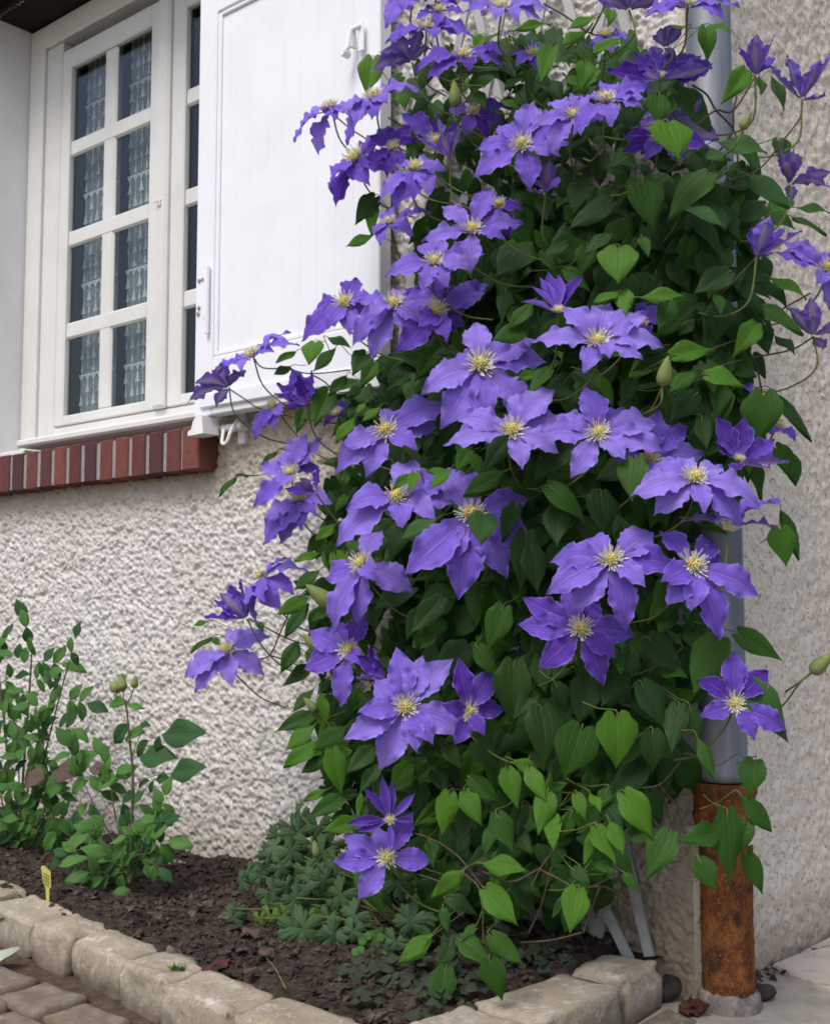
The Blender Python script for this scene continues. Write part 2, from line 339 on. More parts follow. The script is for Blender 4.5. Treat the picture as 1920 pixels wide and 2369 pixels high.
M_TAG = m_simple('yellow_plastic', (.50, .47, .10), (.66, .62, .20), 30, .5, .1); M_INK = m_simple('faded_ink', (.20, .19, .06), (.30, .28, .10), 90, .8, .1)
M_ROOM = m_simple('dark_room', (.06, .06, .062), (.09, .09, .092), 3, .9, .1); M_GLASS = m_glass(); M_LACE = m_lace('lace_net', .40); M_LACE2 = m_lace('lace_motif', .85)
M_ROCK = m_simple('dark_rock', (.018, .018, .016), (.055, .052, .047), 40, .85, .6); M_PALE = m_simple('dried_pale_flower', (.45, .44, .30), (.68, .68, .52), 90, .8, .3)
M_CONE = m_simple('dry_brown_clump', (.03, .014, .010), (.13, .055, .035), 120, .9, .8)
M_GROUNDC = m_simple('compacted_gravel', (.18, .15, .12), (.33, .29, .24), 25, .95, .5)

# ------------------------------------------------------------------ the setting: ground, paving, soil
gm = MB(); gm.add([(-300, -300, -.012), (300, -300, -.012), (300, 300, -.012), (-300, 300, -.012)], [(0, 1, 2, 3)])
gm.build('ground', M_GROUNDC, tag={'kind': 'structure'})

def grid_mesh(name, nu, nv, pos, mat, keep=None, parent=None, tag=None, smooth=True):
    P = pos.reshape(-1, 3); i = np.arange(nu-1)[:, None]*nv + np.arange(nv-1)[None, :]
    q = np.stack([i, i+1, i+nv+1, i+nv], -1)
    if keep is not None: q = q[keep]
    q = q.reshape(-1, 4); used = np.unique(q); re = np.zeros(len(P), dtype=np.int64); re[used] = np.arange(len(used))
    P = P[used]; q = re[q]
    me = bpy.data.meshes.new(name); me.vertices.add(len(P)); me.vertices.foreach_set('co', P.astype(np.float32).ravel())
    me.loops.add(q.size); me.loops.foreach_set('vertex_index', q.astype(np.int32).ravel())
    me.polygons.add(len(q)); me.polygons.foreach_set('loop_start', np.arange(0, q.size, 4, dtype=np.int32))
    me.update(calc_edges=True); me.validate(); me.materials.append(mat)
    if smooth: me.polygons.foreach_set('use_smooth', [True]*len(me.polygons))
    return obj(name, me, parent, None, tag)

# soil of the flower bed
us = np.arange(.02, 2.9, .008); ws = np.arange(-.02, .66, .008)
UU, WW = np.meshgrid(us, ws, indexing='ij'); a = fnoise(*UU.shape, 1.4, 1); b = fnoise(*UU.shape, 4, 2); c = fnoise(*UU.shape, 14, 3)
soil_h = .050 + .005*np.tanh(a) + .007*b + .006*c + .02*np.clip(1 - WW/.35, 0, 1)
soil_h = np.where(WW > .56 - .05*(UU-.2)/1.2, soil_h - .012, soil_h); soil_h = np.where(UU < .15, np.minimum(soil_h, .055), soil_h)
keep = (WW[:-1, :-1] < .60) & (UU[:-1, :-1] > .07)
grid_mesh('flower_bed_soil', len(us), len(ws), C0 + UU[..., None]*D1 + WW[..., None]*N1 + soil_h[..., None]*UP, M_SOIL, keep, tag={'kind': 'structure'})
def soil_z(u, w):
    i = int(np.clip((u-.02)/.008, 0, len(us)-1)); j = int(np.clip((w+.02)/.008, 0, len(ws)-1)); return float(soil_h[i, j])

# crumbs of earth and scraps of bark lying over the soil: nobody could count them
def chip(c, s, flat, rr):
    M = Matrix.Rotation(rr.uniform(0, 6.28), 3, 'Z') @ Matrix.Rotation(rr.uniform(-.6, .6), 3, 'X') @ Matrix.Rotation(rr.uniform(-.6, .6), 3, 'Y')
    base = [(1, 0, 0), (-1, 0, 0), (0, 1, 0), (0, -1, 0), (0, 0, 1), (0, 0, -1)]
    v = [np.array(M @ Vector((x*s*rr.uniform(.6, 1.3), y*s*rr.uniform(.5, 1.1), z*s*flat*rr.uniform(.7, 1.2)))) + c for x, y, z in base]
    return v, [(0, 2, 4), (2, 1, 4), (1, 3, 4), (3, 0, 4), (2, 0, 5), (1, 2, 5), (3, 1, 5), (0, 3, 5)]
crumbs = MB(); litter = MB(); rr = random.Random(3)
for i in range(8500):
    u = rr.uniform(.16, 2.5); w = rr.uniform(.03, .585-.05*(u-.2)/1.2) if rr.random() < .93 else rr.uniform(.03, .5)
    s = rr.choice([.003, .004, .005, .006, .009]) * (1.7 if rr.random() < .10 else 1); crumbs.add(*chip(F(u, w, soil_z(u, w)+s*.3), s, rr.uniform(.4, .9), rr))
for i in range(900):
    u = rr.uniform(.2, 2.4); w = rr.uniform(.05, .56-.05*(u-.2)/1.2); s = rr.uniform(.004, .011); litter.add(*chip(F(u, w, soil_z(u, w)+.006), s, .12, rr))
for i in range(260):                                       # twigs and straws
    u = rr.uniform(.2, 1.9); w = rr.uniform(.08, .54); p = F(u, w, soil_z(u, w)+.008); d = unit(np.array([rr.gauss(0, 1), rr.gauss(0, 1), rr.gauss(0, .25)]))
    L = rr.uniform(.02, .07); litter.tube([p, p+d*L*.5+UP*rr.uniform(-.003, .005), p+d*L], rr.uniform(.0006, .0013), 3, False)
crumbs.build('soil_crumbs', M_CLOD, tag={'kind': 'stuff'}); litter.build('leaf_litter', M_LITTER, tag={'kind': 'stuff'})

# worn concrete stones: rounded, uneven blocks
def rock_block(q, z0, z1, rnd, seed, nz=5, n=11, amp=.0030):
    """q: four (u, w) corners of the top, in order"""
    rg = np.random.default_rng(seed); q = [np.array(p) for p in q]; v = []; idx = {}; fc = []
    h1 = fnoise(32, 32, 1.5, seed); h2 = fnoise(32, 32, 4, seed+1)
    cen = sum(q)/4; size = np.mean([np.linalg.norm(q[i]-q[(i+1) % 4]) for i in range(4)])
    def vert(i, j, k):
        key = (i, j, k)
        if key in idx: return idx[key]
        def warp(t): return t                              # t in 0..1
        a, b, c = i/n, j/n, k/nz
        # pull grid lines towards the edges so that the rounding has points to bend
        e = lambda t: .5 + .5*np.sign(t-.5)*(abs(2*t-1)**.6)
        a, b, c = e(a), e(b), e(c)
        X, Y, Z = 2*a-1, 2*b-1, 2*c-1
        rx = rnd/(size/2); ry = rx; rz = rnd/((z1-z0)/2)*.9
        ox, oy, oz = max(abs(X)-(1-rx), 0)/rx, max(abs(Y)-(1-ry), 0)/ry, max(abs(Z)-(1-min(rz, 1)), 0)/min(rz, 1)
        if k == 0 or Z < 0: oz = 0
        l = math.sqrt(ox*ox+oy*oy+oz*oz)
        if l > 1:
            X = math.copysign((1-rx) + rx*ox/l, X) if ox > 0 else X; Y = math.copysign((1-ry) + ry*oy/l, Y) if oy > 0 else Y
            Z = (1-min(rz, 1)) + min(rz, 1)*oz/l if oz > 0 else Z
        a, b, c = (X+1)/2, (Y+1)/2, (Z+1)/2
        p = (1-a)*(1-b)*q[0] + a*(1-b)*q[1] + a*b*q[2] + (1-a)*b*q[3]
        dn = amp*(h1[(i*3+k*5) % 32, (j*3+k*7) % 32]*.6 + h2[(i*3+k*5) % 32, (j*3+k*7) % 32])
        P = F(p[0], p[1], z0 + (z1-z0)*c); out = unit(F(p[0], p[1], z0+(z1-z0)*c) - F(cen[0], cen[1], (z0+z1)/2))
        idx[key] = len(v); v.append(P + out*dn); return idx[key]
    for i in range(n):
        for j in range(n): fc.append((vert(i, j, nz), vert(i+1, j, nz), vert(i+1, j+1, nz), vert(i, j+1, nz)))
    for k in range(nz):
        for i in range(n):
            fc.append((vert(i, 0, k), vert(i+1, 0, k), vert(i+1, 0, k+1), vert(i, 0, k+1))); fc.append((vert(i+1, n, k), vert(i, n, k), vert(i, n, k+1), vert(i+1, n, k+1)))
            fc.append((vert(0, i+1, k), vert(0, i, k), vert(0, i, k+1), vert(0, i+1, k+1))); fc.append((vert(n, i, k), vert(n, i+1, k), vert(n, i+1, k+1), vert(n, i, k+1)))
    m = MB(); m.add(v, fc); return m
edging = thing('stone_edging', 'low edging of worn beige stone blocks bent round the flower bed', 'stone edging', F(.4, .6, 0))
wb = lambda u: float(np.interp(u, [.2, .43, .63, .78, .97, 1.12, 1.46, 2.6], [.604, .594, .578, .56, .538, .518, .47, .30]))
joints = [.21, .427, .628, .778, .964, 1.116, 1.335, 1.50, 1.68, 1.83, 2.03]
for i in range(len(joints)-1):
    a, b = joints[i]+.0035, joints[i+1]-.0035; dp = [.112, .108, .10, .098, .103, .11, .11, .10, .11, .1][i]; j = R.uniform(-.006, .006)
    q = [(a, wb(a)+j), (b, wb(b)+j), (b, wb(b)+dp+j), (a, wb(a)+dp+j)]
    rock_block(q, -.01, .064+R.uniform(-.004, .005), .0185, 40+i).build('stone', M_STONE, edging, True)
for i, q in enumerate([[(.035, .575), (.203, .60), (.20, .715), (.035, .70)], [(.036, .441), (.19, .443), (.195, .567), (.034, .567)], [(.028, .209), (.15, .203), (.178, .430), (.032, .431)], [(.032, .073), (.148, .068), (.15, .194), (.030, .199)]]):
    rock_block(q, -.01, [.066, .063, .064, .07][i], .0185, 60+i).build('stone', M_STONE, edging, True)
# paving in front of the bed
pave = thing('pavement', 'low brown paving blocks with earthy joints in front of the stone edging', None, F(.9, .9, 0), kind='structure')
sheet = MB(); sheet.add([F(-.3, .02, -.008), F(3.2, .3, -.008), F(3.2, 1.9, -.008), F(-.3, 1.9, -.008)], [(0, 1, 2, 3)]); sheet.build('joint_earth', M_JOINT, pave)
pv = 0
for row in range(5):
    w0 = .690 + row*.121; off = [.0, .055, .02, .08, .04][row]
    for k in range(-3, 9):
        u0 = .655 + off + k*.152
        if u0 < .04 and w0 < .9: continue
        w_lo = max(w0, wb(u0)+.135) if row == 0 else w0
        q = [(u0+.006, w_lo), (u0+.140, w_lo), (u0+.138, w0+.110), (u0+.004, w0+.110)]
        rock_block(q, -.03, .007+R.uniform(-.004, .004), .012, 100+pv, nz=2, n=6, amp=.0025).build('paver', M_PAVER, pave, True); pv += 1
for i, q in enumerate([[(.018, .09), (-.055, .115), (-.05, .21), (.015, .20)], [(.014, .215), (-.085, .225), (-.085, .34), (.012, .34)], [(-.10, .225), (-.22, .24), (-.22, .34), (-.10, .34)]]):
    rock_block(q, -.03, .004, .01, 300+i, nz=2, n=6, amp=.002).build('paver', M_STONE, pave, True)
# concrete round the foot of the downpipe, flagstones beyond
apron = MB(); q = [at_ground(x, y, 0) for x, y in ((1508, 2306), (1560, 2272), (1735, 2236), (1775, 2234), (2080, 2290), (2100, 2560), (1400, 2420), (1530, 2335))]
apron.add([p - UP*.03 for p in q] + [p + UP*.001 for p in q], [tuple(range(8, 16))] + [(i, (i+1) % 8, 8+(i+1) % 8, 8+i) for i in range(8)]); apron.build('concrete_apron', M_CONC, pave)
def slab(pts, name='flagstone', z=.012):
    P = [at_ground(x, y, z) for x, y in pts]; c = sum(P)/len(P); n = len(P); m = MB()
    m.add([c+(p-c)*1.0-UP*.04 for p in P] + [c+(p-c)*.995-UP*.004 for p in P] + [c+(p-c)*.975 for p in P] + [c], [(i, (i+1) % n, n+(i+1) % n, n+i) for i in range(n)] + [(n+i, n+(i+1) % n, 2*n+(i+1) % n, 2*n+i) for i in range(n)] + [(2*n+i, 2*n+(i+1) % n, 3*n) for i in range(n)])
    m.build(name, M_FLAG, pave)
slab([(1786, 2231), (1842, 2208), (1930, 2186), (2060, 2214), (2080, 2268), (1960, 2282), (1880, 2268), (1826, 2250)])
slab([(1852, 2203), (1905, 2176), (1985, 2140), (2080, 2130), (2080, 2206), (1940, 2182)])
slab([(1880, 2276), (1962, 2290), (2090, 2276), (2160, 2330), (2040, 2330)])

# ------------------------------------------------------------------ the house
house = thing('house', 'pale roughcast house corner with a white shuttered window and brick sill', 'house', F(0, 0, 0))
du = .0035; us = np.arange(0, 2.64, du); zs = np.arange(-.03, 2.74, du)
UU, ZZ = np.meshgrid(us, zs, indexing='ij'); sh = UU.shape
n1_, n2_, n3_, n4_ = fnoise(*sh, 1.05, 21), fnoise(*sh, .55, 22), fnoise(*sh, 2.3, 23), fnoise(*sh, 22, 24)
hgt = .0019*np.tanh(1.6*n1_ + .5) + .0018*n2_ + .0009*np.tanh(n3_) + .0014*n4_ - .0035*np.clip(-n1_-.8, 0, 1.2)
hgt *= np.clip(UU/.03, .25, 1); hgt = hgt - .012*np.clip(1-UU/.02, 0, 1)**2
OP = (1.33, 2.46, 1.135, 2.612)                            # the window opening
keep = ~((UU[:-1, :-1] > OP[0]) & (UU[:-1, :-1] < OP[1]) & (ZZ[:-1, :-1] > OP[2]) & (ZZ[:-1, :-1] < OP[3]))
grid_mesh('front_wall', len(us), len(zs), C0 + UU[..., None]*D1 + hgt[..., None]*N1 + ZZ[..., None]*UP, M_WALL, keep, house, None, False)
far_m = MB(); far_m.box(F, 2.63, 7, -.25, -.002, -.05, 3.4); far_m.box(F, 0.05, 2.63, -.25, -.004, 2.72, 3.4); far_m.build('upper_wall', M_WALL, house)
us2 = np.arange(0, 1.3, .005); zs2 = np.arange(-.03, 2.74, .005)
UU, ZZ = np.meshgrid(us2, zs2, indexing='ij'); sh = UU.shape
hg = .0021*np.tanh(1.4*fnoise(*sh, .9, 31)) + .0012*fnoise(*sh, 2.2, 32) + .0015*fnoise(*sh, 30, 33); hg *= np.clip(UU/.02, .2, 1); hg -= .012*np.clip(1-UU/.02, 0, 1)**2
grid_mesh('side_wall', len(us2), len(zs2), C0 + UU[..., None]*D2 + hg[..., None]*N2 + ZZ[..., None]*UP, M_SIDE, None, house, None, False)
sm = MB(); sm.box(S, 1.29, 6, -.25, -.002, -.05, 3.4); sm.box(S, .05, 1.29, -.25, -.004, 2.72, 3.4); sm.build('far_side_wall', M_SIDE, house)
# reveals and lintel
m = MB(); m.box(F, 2.461, 2.63, -.26, -.012, 1.10, 2.70); m.box(F, 1.20, 1.328, -.26, -.012, 1.10, 2.70); m.box(F, 1.329, 2.46, -.26, -.02, 1.02, 1.134); m.build('window_reveal', M_REV, house)
m = MB(); m.box(F, 1.335, 3.4, -.26, .014, 2.614, 2.75); m.box(F, 1.335, 3.4, .0142, .16, 2.640, 2.75); m.build('lintel_shade_ledge', M_DARKWOOD, house)  # the projecting front strip is added to shade the window head
# window
win = sub_empty('window', house, F(1.9, -.13, 1.16))
fr = MB()
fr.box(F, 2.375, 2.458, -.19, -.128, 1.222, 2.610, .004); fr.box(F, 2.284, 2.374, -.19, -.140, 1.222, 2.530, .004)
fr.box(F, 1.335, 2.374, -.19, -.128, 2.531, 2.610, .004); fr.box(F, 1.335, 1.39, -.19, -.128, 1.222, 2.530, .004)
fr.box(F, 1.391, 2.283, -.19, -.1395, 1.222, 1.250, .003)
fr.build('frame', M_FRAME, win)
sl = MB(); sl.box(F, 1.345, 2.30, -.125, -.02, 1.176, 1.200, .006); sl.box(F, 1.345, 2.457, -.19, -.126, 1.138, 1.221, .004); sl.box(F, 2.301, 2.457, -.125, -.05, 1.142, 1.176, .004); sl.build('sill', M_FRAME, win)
rows = [1.283 + .298*k for k in range(4)]
def sash(u0, u1, cols, st_l, st_r):                        # u0 right edge, u1 left edge
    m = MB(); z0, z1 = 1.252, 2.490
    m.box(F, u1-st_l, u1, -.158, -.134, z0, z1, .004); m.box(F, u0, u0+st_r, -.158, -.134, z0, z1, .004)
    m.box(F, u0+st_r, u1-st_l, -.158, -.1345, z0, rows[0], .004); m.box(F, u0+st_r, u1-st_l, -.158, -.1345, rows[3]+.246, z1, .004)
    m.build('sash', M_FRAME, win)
    for k in range(3):
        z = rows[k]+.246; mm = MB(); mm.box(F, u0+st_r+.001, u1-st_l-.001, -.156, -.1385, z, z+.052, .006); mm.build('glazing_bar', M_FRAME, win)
    for c_ in range(len(cols)-1):
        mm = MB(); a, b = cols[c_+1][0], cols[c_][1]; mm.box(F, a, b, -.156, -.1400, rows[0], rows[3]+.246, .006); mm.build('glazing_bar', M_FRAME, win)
    for a, b in cols:
        for z in rows:
            mm = MB(); mm.box(F, b-.004, a+.004, -.152, -.148, z-.004, z+.250); mm.build('pane', M_GLASS, win)
sash(1.758, 2.272, [(2.225, 2.046), (1.985, 1.805)], .047, .046)
sash(1.395, 1.700, [(1.640, 1.455)], .060, .060)
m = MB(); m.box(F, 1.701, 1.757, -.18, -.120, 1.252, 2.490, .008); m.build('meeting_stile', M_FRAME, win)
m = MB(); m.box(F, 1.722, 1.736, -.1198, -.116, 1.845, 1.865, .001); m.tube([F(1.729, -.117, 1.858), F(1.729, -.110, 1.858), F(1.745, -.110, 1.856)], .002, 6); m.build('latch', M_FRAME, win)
# a dark room behind the window
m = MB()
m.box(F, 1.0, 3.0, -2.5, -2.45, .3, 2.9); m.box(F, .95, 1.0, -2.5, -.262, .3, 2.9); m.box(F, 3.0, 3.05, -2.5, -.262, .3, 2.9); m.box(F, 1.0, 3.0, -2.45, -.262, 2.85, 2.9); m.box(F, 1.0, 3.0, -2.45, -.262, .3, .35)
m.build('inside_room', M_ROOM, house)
# lace curtains, one narrow strip behind each column of panes
def lace(u0, u1, label):
    t = thing('lace_curtain', label, 'curtain', F((u0+u1)/2, -.205, 1.26), 'lace curtains behind the window panes')
    n = 40; v = []; fc = []
    for i in range(n+1):
        u = u0+(u1-u0)*i/n; w = -.205 + .004*math.sin(i*.9)
        v += [F(u, w, 1.25), F(u, w, 2.59)]
        if i: fc.append((2*i-2, 2*i, 2*i+1, 2*i-1))
    obj('net', mesh('net', v, fc, M_LACE, True), t)
    mo = MB(); rg = random.Random(int(u0*1000))
    for z0 in [rows[0]-.145 + .149*k for k in range(10)]:
        hem = z0+.135
        if hem > 2.59: continue
        nn = max(3, int((u1-u0)/.028)); st_ = (u1-u0)/nn
        mo.box(F, u0, u1, -.2005, -.2000, hem-.003, hem+.003)
        for k in range(nn):
            uc = u0+(k+.5)*st_ + rg.uniform(-.002, .002); dz = hem-.01-(k % 2)*.042
            for (hw, top, bot) in ((.0125, dz-.004, dz-.046), (.007, dz-.056, dz-.088)):
                pass
                mo.add([F(uc, -.1995, top), F(uc-hw*.6, -.1995, bot+.012), F(uc-hw, -.1995, bot), F(uc+hw, -.1995, bot), F(uc+hw*.6, -.1995, bot+.012)], [(0, 1, 2, 3, 4)])
            mo.box(F, uc-.0012, uc+.0012, -.1999, -.1996, dz-.12 if k % 2 == 0 else dz-.07, hem)
        for k in range(nn):
            uc = u0+k*st_; mo.add([F(uc, -.1992, hem), F(uc+st_*.5, -.1992, hem-.020), F(uc+st_, -.1992, hem), F(uc+st_*.5, -.1992, hem-.006)], [(0, 1, 2, 3)])
    mo.build('lace_motif', M_LACE2, t)
lace(2.045, 2.238, 'white lace curtain with tassel motif behind the left column of panes')
lace(1.800, 2.000, 'white lace curtain with tassel motif behind the middle column of panes')
lace(1.450, 1.650, 'white lace curtain mostly hidden behind the open shutter')
# brick sill
sill = sub_empty('brick_sill', house, F(1.8, .03, 1.03))
pitch = .0735; b0 = 1.3145; nb = 18
m = MB(); m.box(F, b0+.004, b0+nb*pitch, -.15, .0555, 1.031, 1.132); m.build('mortar', M_MORTAR, sill)
bm_list = []
for k in range(nb):
    u0 = b0 + k*pitch; wd = .0575 if k else .066; dj = R.uniform(-.0015, .0015); jz = R.uniform(-.0012, .0012)
    mm = MB(); mm.box(F, u0+R.uniform(0, .001), u0+wd, -.12, .060+dj, 1.026+jz, 1.138+jz, .0035); mm.build('brick', M_BRICK, sill)
# shutter folded back against the wall
sh_ = sub_empty('shutter', house, F(1.31, .05, 1.16))
ws0, ws1 = .035, .075; uR, uL, zB, zT = .693, 1.318, 1.155, 2.605
m = MB(); m.box(F, uL-.068, uL, ws0, ws1, zB, zT, .003); m.build('stile', M_SHUT, sh_)
m = MB(); m.box(F, uR, uR+.030, ws0, ws1, zB, zT, .003); m.build('stile', M_SHUT, sh_)
m = MB(); m.box(F, uR+.0305, uL-.0685, ws0, ws1-.0005, 2.190, zT, .003); m.build('rail', M_SHUT, sh_)
m = MB(); m.box(F, uR+.0305, uL-.0685, ws0, ws1-.0005, zB, 1.300, .003); m.build('rail', M_SHUT, sh_)
m = MB(); m.box(F, uR+.05, uL-.03, ws1+.0002, ws1+.008, 1.172, 1.21, .004); m.build('drip_moulding', M_SHUT, sh_)
m = MB()                                                   # bead round the planked panel
for a, b, c_, d in ((uL-.082, uL-.0687, 1.301, 2.189), (uR+.0307, uL-.0825, 2.177, 2.189), (uR+.0307, uL-.0825, 1.301, 1.313)): m.box(F, a, b, ws0+.01, ws1-.003, c_, d, .003)
m.build('bead', M_SHUT, sh_)
np_ = 9; pw = (uL-.0825-uR-.031)/np_
for k in range(np_):
    a = uR+.031+k*pw; m = MB(); m.box(F, a+.0001, a+pw-.0001, ws0+.006, ws1-.009, 1.314, 2.176, .0008); m.build('plank', M_SHUT, sh_)
m = MB(); m.box(F, .738, .756, ws1+.001, ws1+.005, 1.925, 1.995, .0015); m.box(F, .762, .770, ws1+.001, ws1+.018, 1.935, 1.985, .002); m.tube([F(.747, ws1+.004, 1.985), F(.766, ws1+.016, 1.975), F(.771, ws1+.020, 1.935), F(.778, ws1+.024, 1.925)], .006, 8); m.tube([F(.778, ws1+.012, 1.922), F(.778, ws1+.034, 1.922)], .009, 8); m.build('latch', M_PLAST, sh_)
m = MB(); m.box(F, 1.262, 1.282, ws1+.001, ws1+.006, 1.40, 1.515, .002); m.tube([F(1.2625, ws1+.008, 1.36), F(1.2625, ws1+.008, 1.53)], .006, 8); m.build('hinge', M_SHUT, sh_)
for u_, z_ in ((1.302, 1.502), (1.288, 1.503), (1.302, 1.432), (1.304, 1.417), (1.302, 1.226)):
    m = MB(); m.tube([F(u_, ws1-.002, z_), F(u_, ws1+.0035, z_), F(u_, ws1+.005, z_)], [.0052, .0052, .003], 8); m.build('screw', M_METAL, sh_)
# holder of the shutter, screwed to the wall
stp = sub_empty('shutter_stop', house, F(1.25, .03, 1.14))
m = MB(); m.box(F, 1.185, 1.262, .0, .040, 1.118, 1.134, .004); m.box(F, 1.200, 1.225, -.005, .012, 1.085, 1.165, .003); m.build('bracket', M_PLAST, stp)
m = MB(); P = lambda u, w, z: F(u, w, z)
prof = [(1.315, 1.106), (1.315, 1.116), (1.302, 1.122), (1.296, 1.140), (1.285, 1.152), (1.262, 1.152), (1.256, 1.108)]
n = len(prof); m.add([F(u, .045, z) for u, z in prof] + [F(u, .095, z) for u, z in prof], [tuple(range(n)), tuple(range(n, 2*n))] + [(i, (i+1) % n, n+(i+1) % n, n+i) for i in range(n)]); m.build('catch', M_PLAST, stp)
m = MB(); m.tube(spline([F(1.205, .02, 1.15), F(1.200, .05, 1.12), F(1.208, .06, 1.085), F(1.225, .06, 1.085), F(1.232, .05, 1.12)], 6), .0042, 6); m.build('hook', M_PLAST, stp)

# ------------------------------------------------------------------ downpipe on the side wall
pc = at_ground(1677, 2328, 0); pc = C0 + D2*((pc-C0)@D2) + N2*.058
def flake(m):                                              # rust scales
    for i, v in enumerate(m.v): m.v[i] = (v[0]+R.uniform(-.0008, .0008), v[1]+R.uniform(-.0008, .0008), v[2])
dp = thing('downpipe', 'grey zinc downpipe set into a rusty cast iron foot at the house corner', 'downpipe', pc)
m = MB(); m.lathe(pc, [(.0420, .381), (.0455, .383), (.0455, .396), (.0435, .399), (.0435, .408), (.0405, .412), (.0405, 3.0)], 40); m.build('zinc_pipe', M_ZINC, dp, True)
m = MB(); m.lathe(pc, [(.044, .02)] + [(.044, .03+.01*k) for k in range(21)] + [(.0440, .24), (.0455, .268), (.0445, .276)], 40); flake(m); m.build('cast_iron_pipe', M_RUST, dp, True)
m = MB(); m.lathe(pc, [(.0445, .300), (.0530, .310), (.0550, .318), (.0550, .326), (.0525, .330), (.0520, .355), (.0555, .361), (.0555, .372), (.0535, .377), (.0425, .379)], 40); flake(m); m.build('cast_iron_socket', M_RUST, dp, True)
m = MB(); m.lathe(pc, [(.055, -.02), (.0545, .012), (.0500, .027), (.0445, .030)], 28)
for i, v in enumerate(m.v): m.v[i] = (v[0]+R.uniform(-.002, .002), v[1]+R.uniform(-.002, .002), v[2]+R.uniform(-.003, .003))
m.build('mortar_collar', M_LEAD, dp, True)
m = MB(); m.lathe(pc+UP*.277, [(.0462, 0), (.0475, .002), (.0475, .020), (.0462, .022)], 32); m.tube([pc-N2*.045+UP*.288, pc-N2*.075+UP*.288], .007, 8); m.build('bracket', M_PLAST, dp, True)
m = MB(); m.tube([pc+UP*.414-N2*.0408, pc+UP*3.0-N2*.0408], .002, 4); m.build('seam', M_ZINC, dp)

# ------------------------------------------------------------------ trellis fixed a little in front of the front wall
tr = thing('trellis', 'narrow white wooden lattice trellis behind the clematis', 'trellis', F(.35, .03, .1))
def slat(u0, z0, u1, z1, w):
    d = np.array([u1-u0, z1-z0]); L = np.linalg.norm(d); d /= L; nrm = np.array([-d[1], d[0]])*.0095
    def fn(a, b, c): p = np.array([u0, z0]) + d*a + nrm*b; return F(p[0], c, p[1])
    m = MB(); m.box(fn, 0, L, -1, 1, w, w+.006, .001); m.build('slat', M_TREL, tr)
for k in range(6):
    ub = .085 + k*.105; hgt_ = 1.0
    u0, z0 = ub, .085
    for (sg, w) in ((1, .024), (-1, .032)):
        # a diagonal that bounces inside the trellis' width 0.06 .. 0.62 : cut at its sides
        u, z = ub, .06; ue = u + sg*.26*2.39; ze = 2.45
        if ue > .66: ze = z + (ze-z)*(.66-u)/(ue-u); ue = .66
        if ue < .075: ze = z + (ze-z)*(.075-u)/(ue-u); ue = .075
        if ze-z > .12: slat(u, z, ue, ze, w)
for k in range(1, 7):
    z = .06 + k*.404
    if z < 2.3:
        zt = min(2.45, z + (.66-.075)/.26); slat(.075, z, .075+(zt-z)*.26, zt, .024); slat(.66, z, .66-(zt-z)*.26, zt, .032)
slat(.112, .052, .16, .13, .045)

# ------------------------------------------------------------------ clematis: petals, stamens, leaves
def petal_mesh(seed, kind):
    rg = random.Random(seed); NS, NTT = 22, 8; v = []; uv = []; fc = []
    arch, drop, chan = {'flat': (.16, .20, .05), 'droop': (.20, .42, .05), 'cup': (-.02, -.16, .10), 'star': (.05, .06, .09), 'twist': (.18, .30, .04)}[kind]
    prof_s = [0, .08, .2, .35, .48, .60, .72, .83, .91, .965, 1]; prof_w = [.15, .25, .52, .84, 1, .97, .77, .47, .22, .08, .0]
    Wd = {'flat': .24, 'droop': .25, 'cup': .245, 'star': .125, 'twist': .23}[kind]*rg.uniform(.92, 1.1)
    ph = [rg.uniform(0, 6.28) for _ in range(6)]; fr1 = rg.uniform(12, 18); fr2 = rg.uniform(24, 34); am = .080 if kind != 'star' else .014; tw = rg.uniform(-.35, .35) if kind == 'twist' else rg.uniform(-.1, .1); bend = rg.uniform(-.05, .05)
    for i in range(NS+1):
        s = i/NS; wd = np.interp(s, prof_s, prof_w)*Wd
        for j in range(NTT+1):
            t = 2*j/NTT-1; e = abs(t)**3; sg = 0 if t < 0 else 1
            frill = math.sin(fr1*s+ph[sg])*.6 + math.sin(fr2*s+ph[2+sg])*.45
            y = t*wd*(1 + e*(.055*math.sin(fr2*1.6*s+ph[4+sg]) + .05*math.sin(fr1*4.1*s+ph[sg]))) + bend*math.sin(s*2.6)
            z = arch*math.sin(s*2.4)*(1-.4*s) - drop*max(0, s-.28)**1.6 + chan*(t*t)*(wd/Wd) + am*e*frill*min(1, s*3)*(1 if s < .97 else .3)
            z += tw*t*wd*s - .022*math.exp(-(t/.16)**2)*(1-s*.6)
            v.append((s, y, z)); uv.append((s, .5+t/2))
    for i in range(NS):
        for j in range(NTT): a = i*(NTT+1)+j; fc.append((a, a+NTT+1, a+NTT+2, a+1))
    return mesh('petal', v, fc, M_PETAL, True, uv)
PET = {k: [petal_mesh(100*i+n, k) for n in range(6)] for i, k in enumerate(('flat', 'droop', 'cup', 'star', 'twist'))}
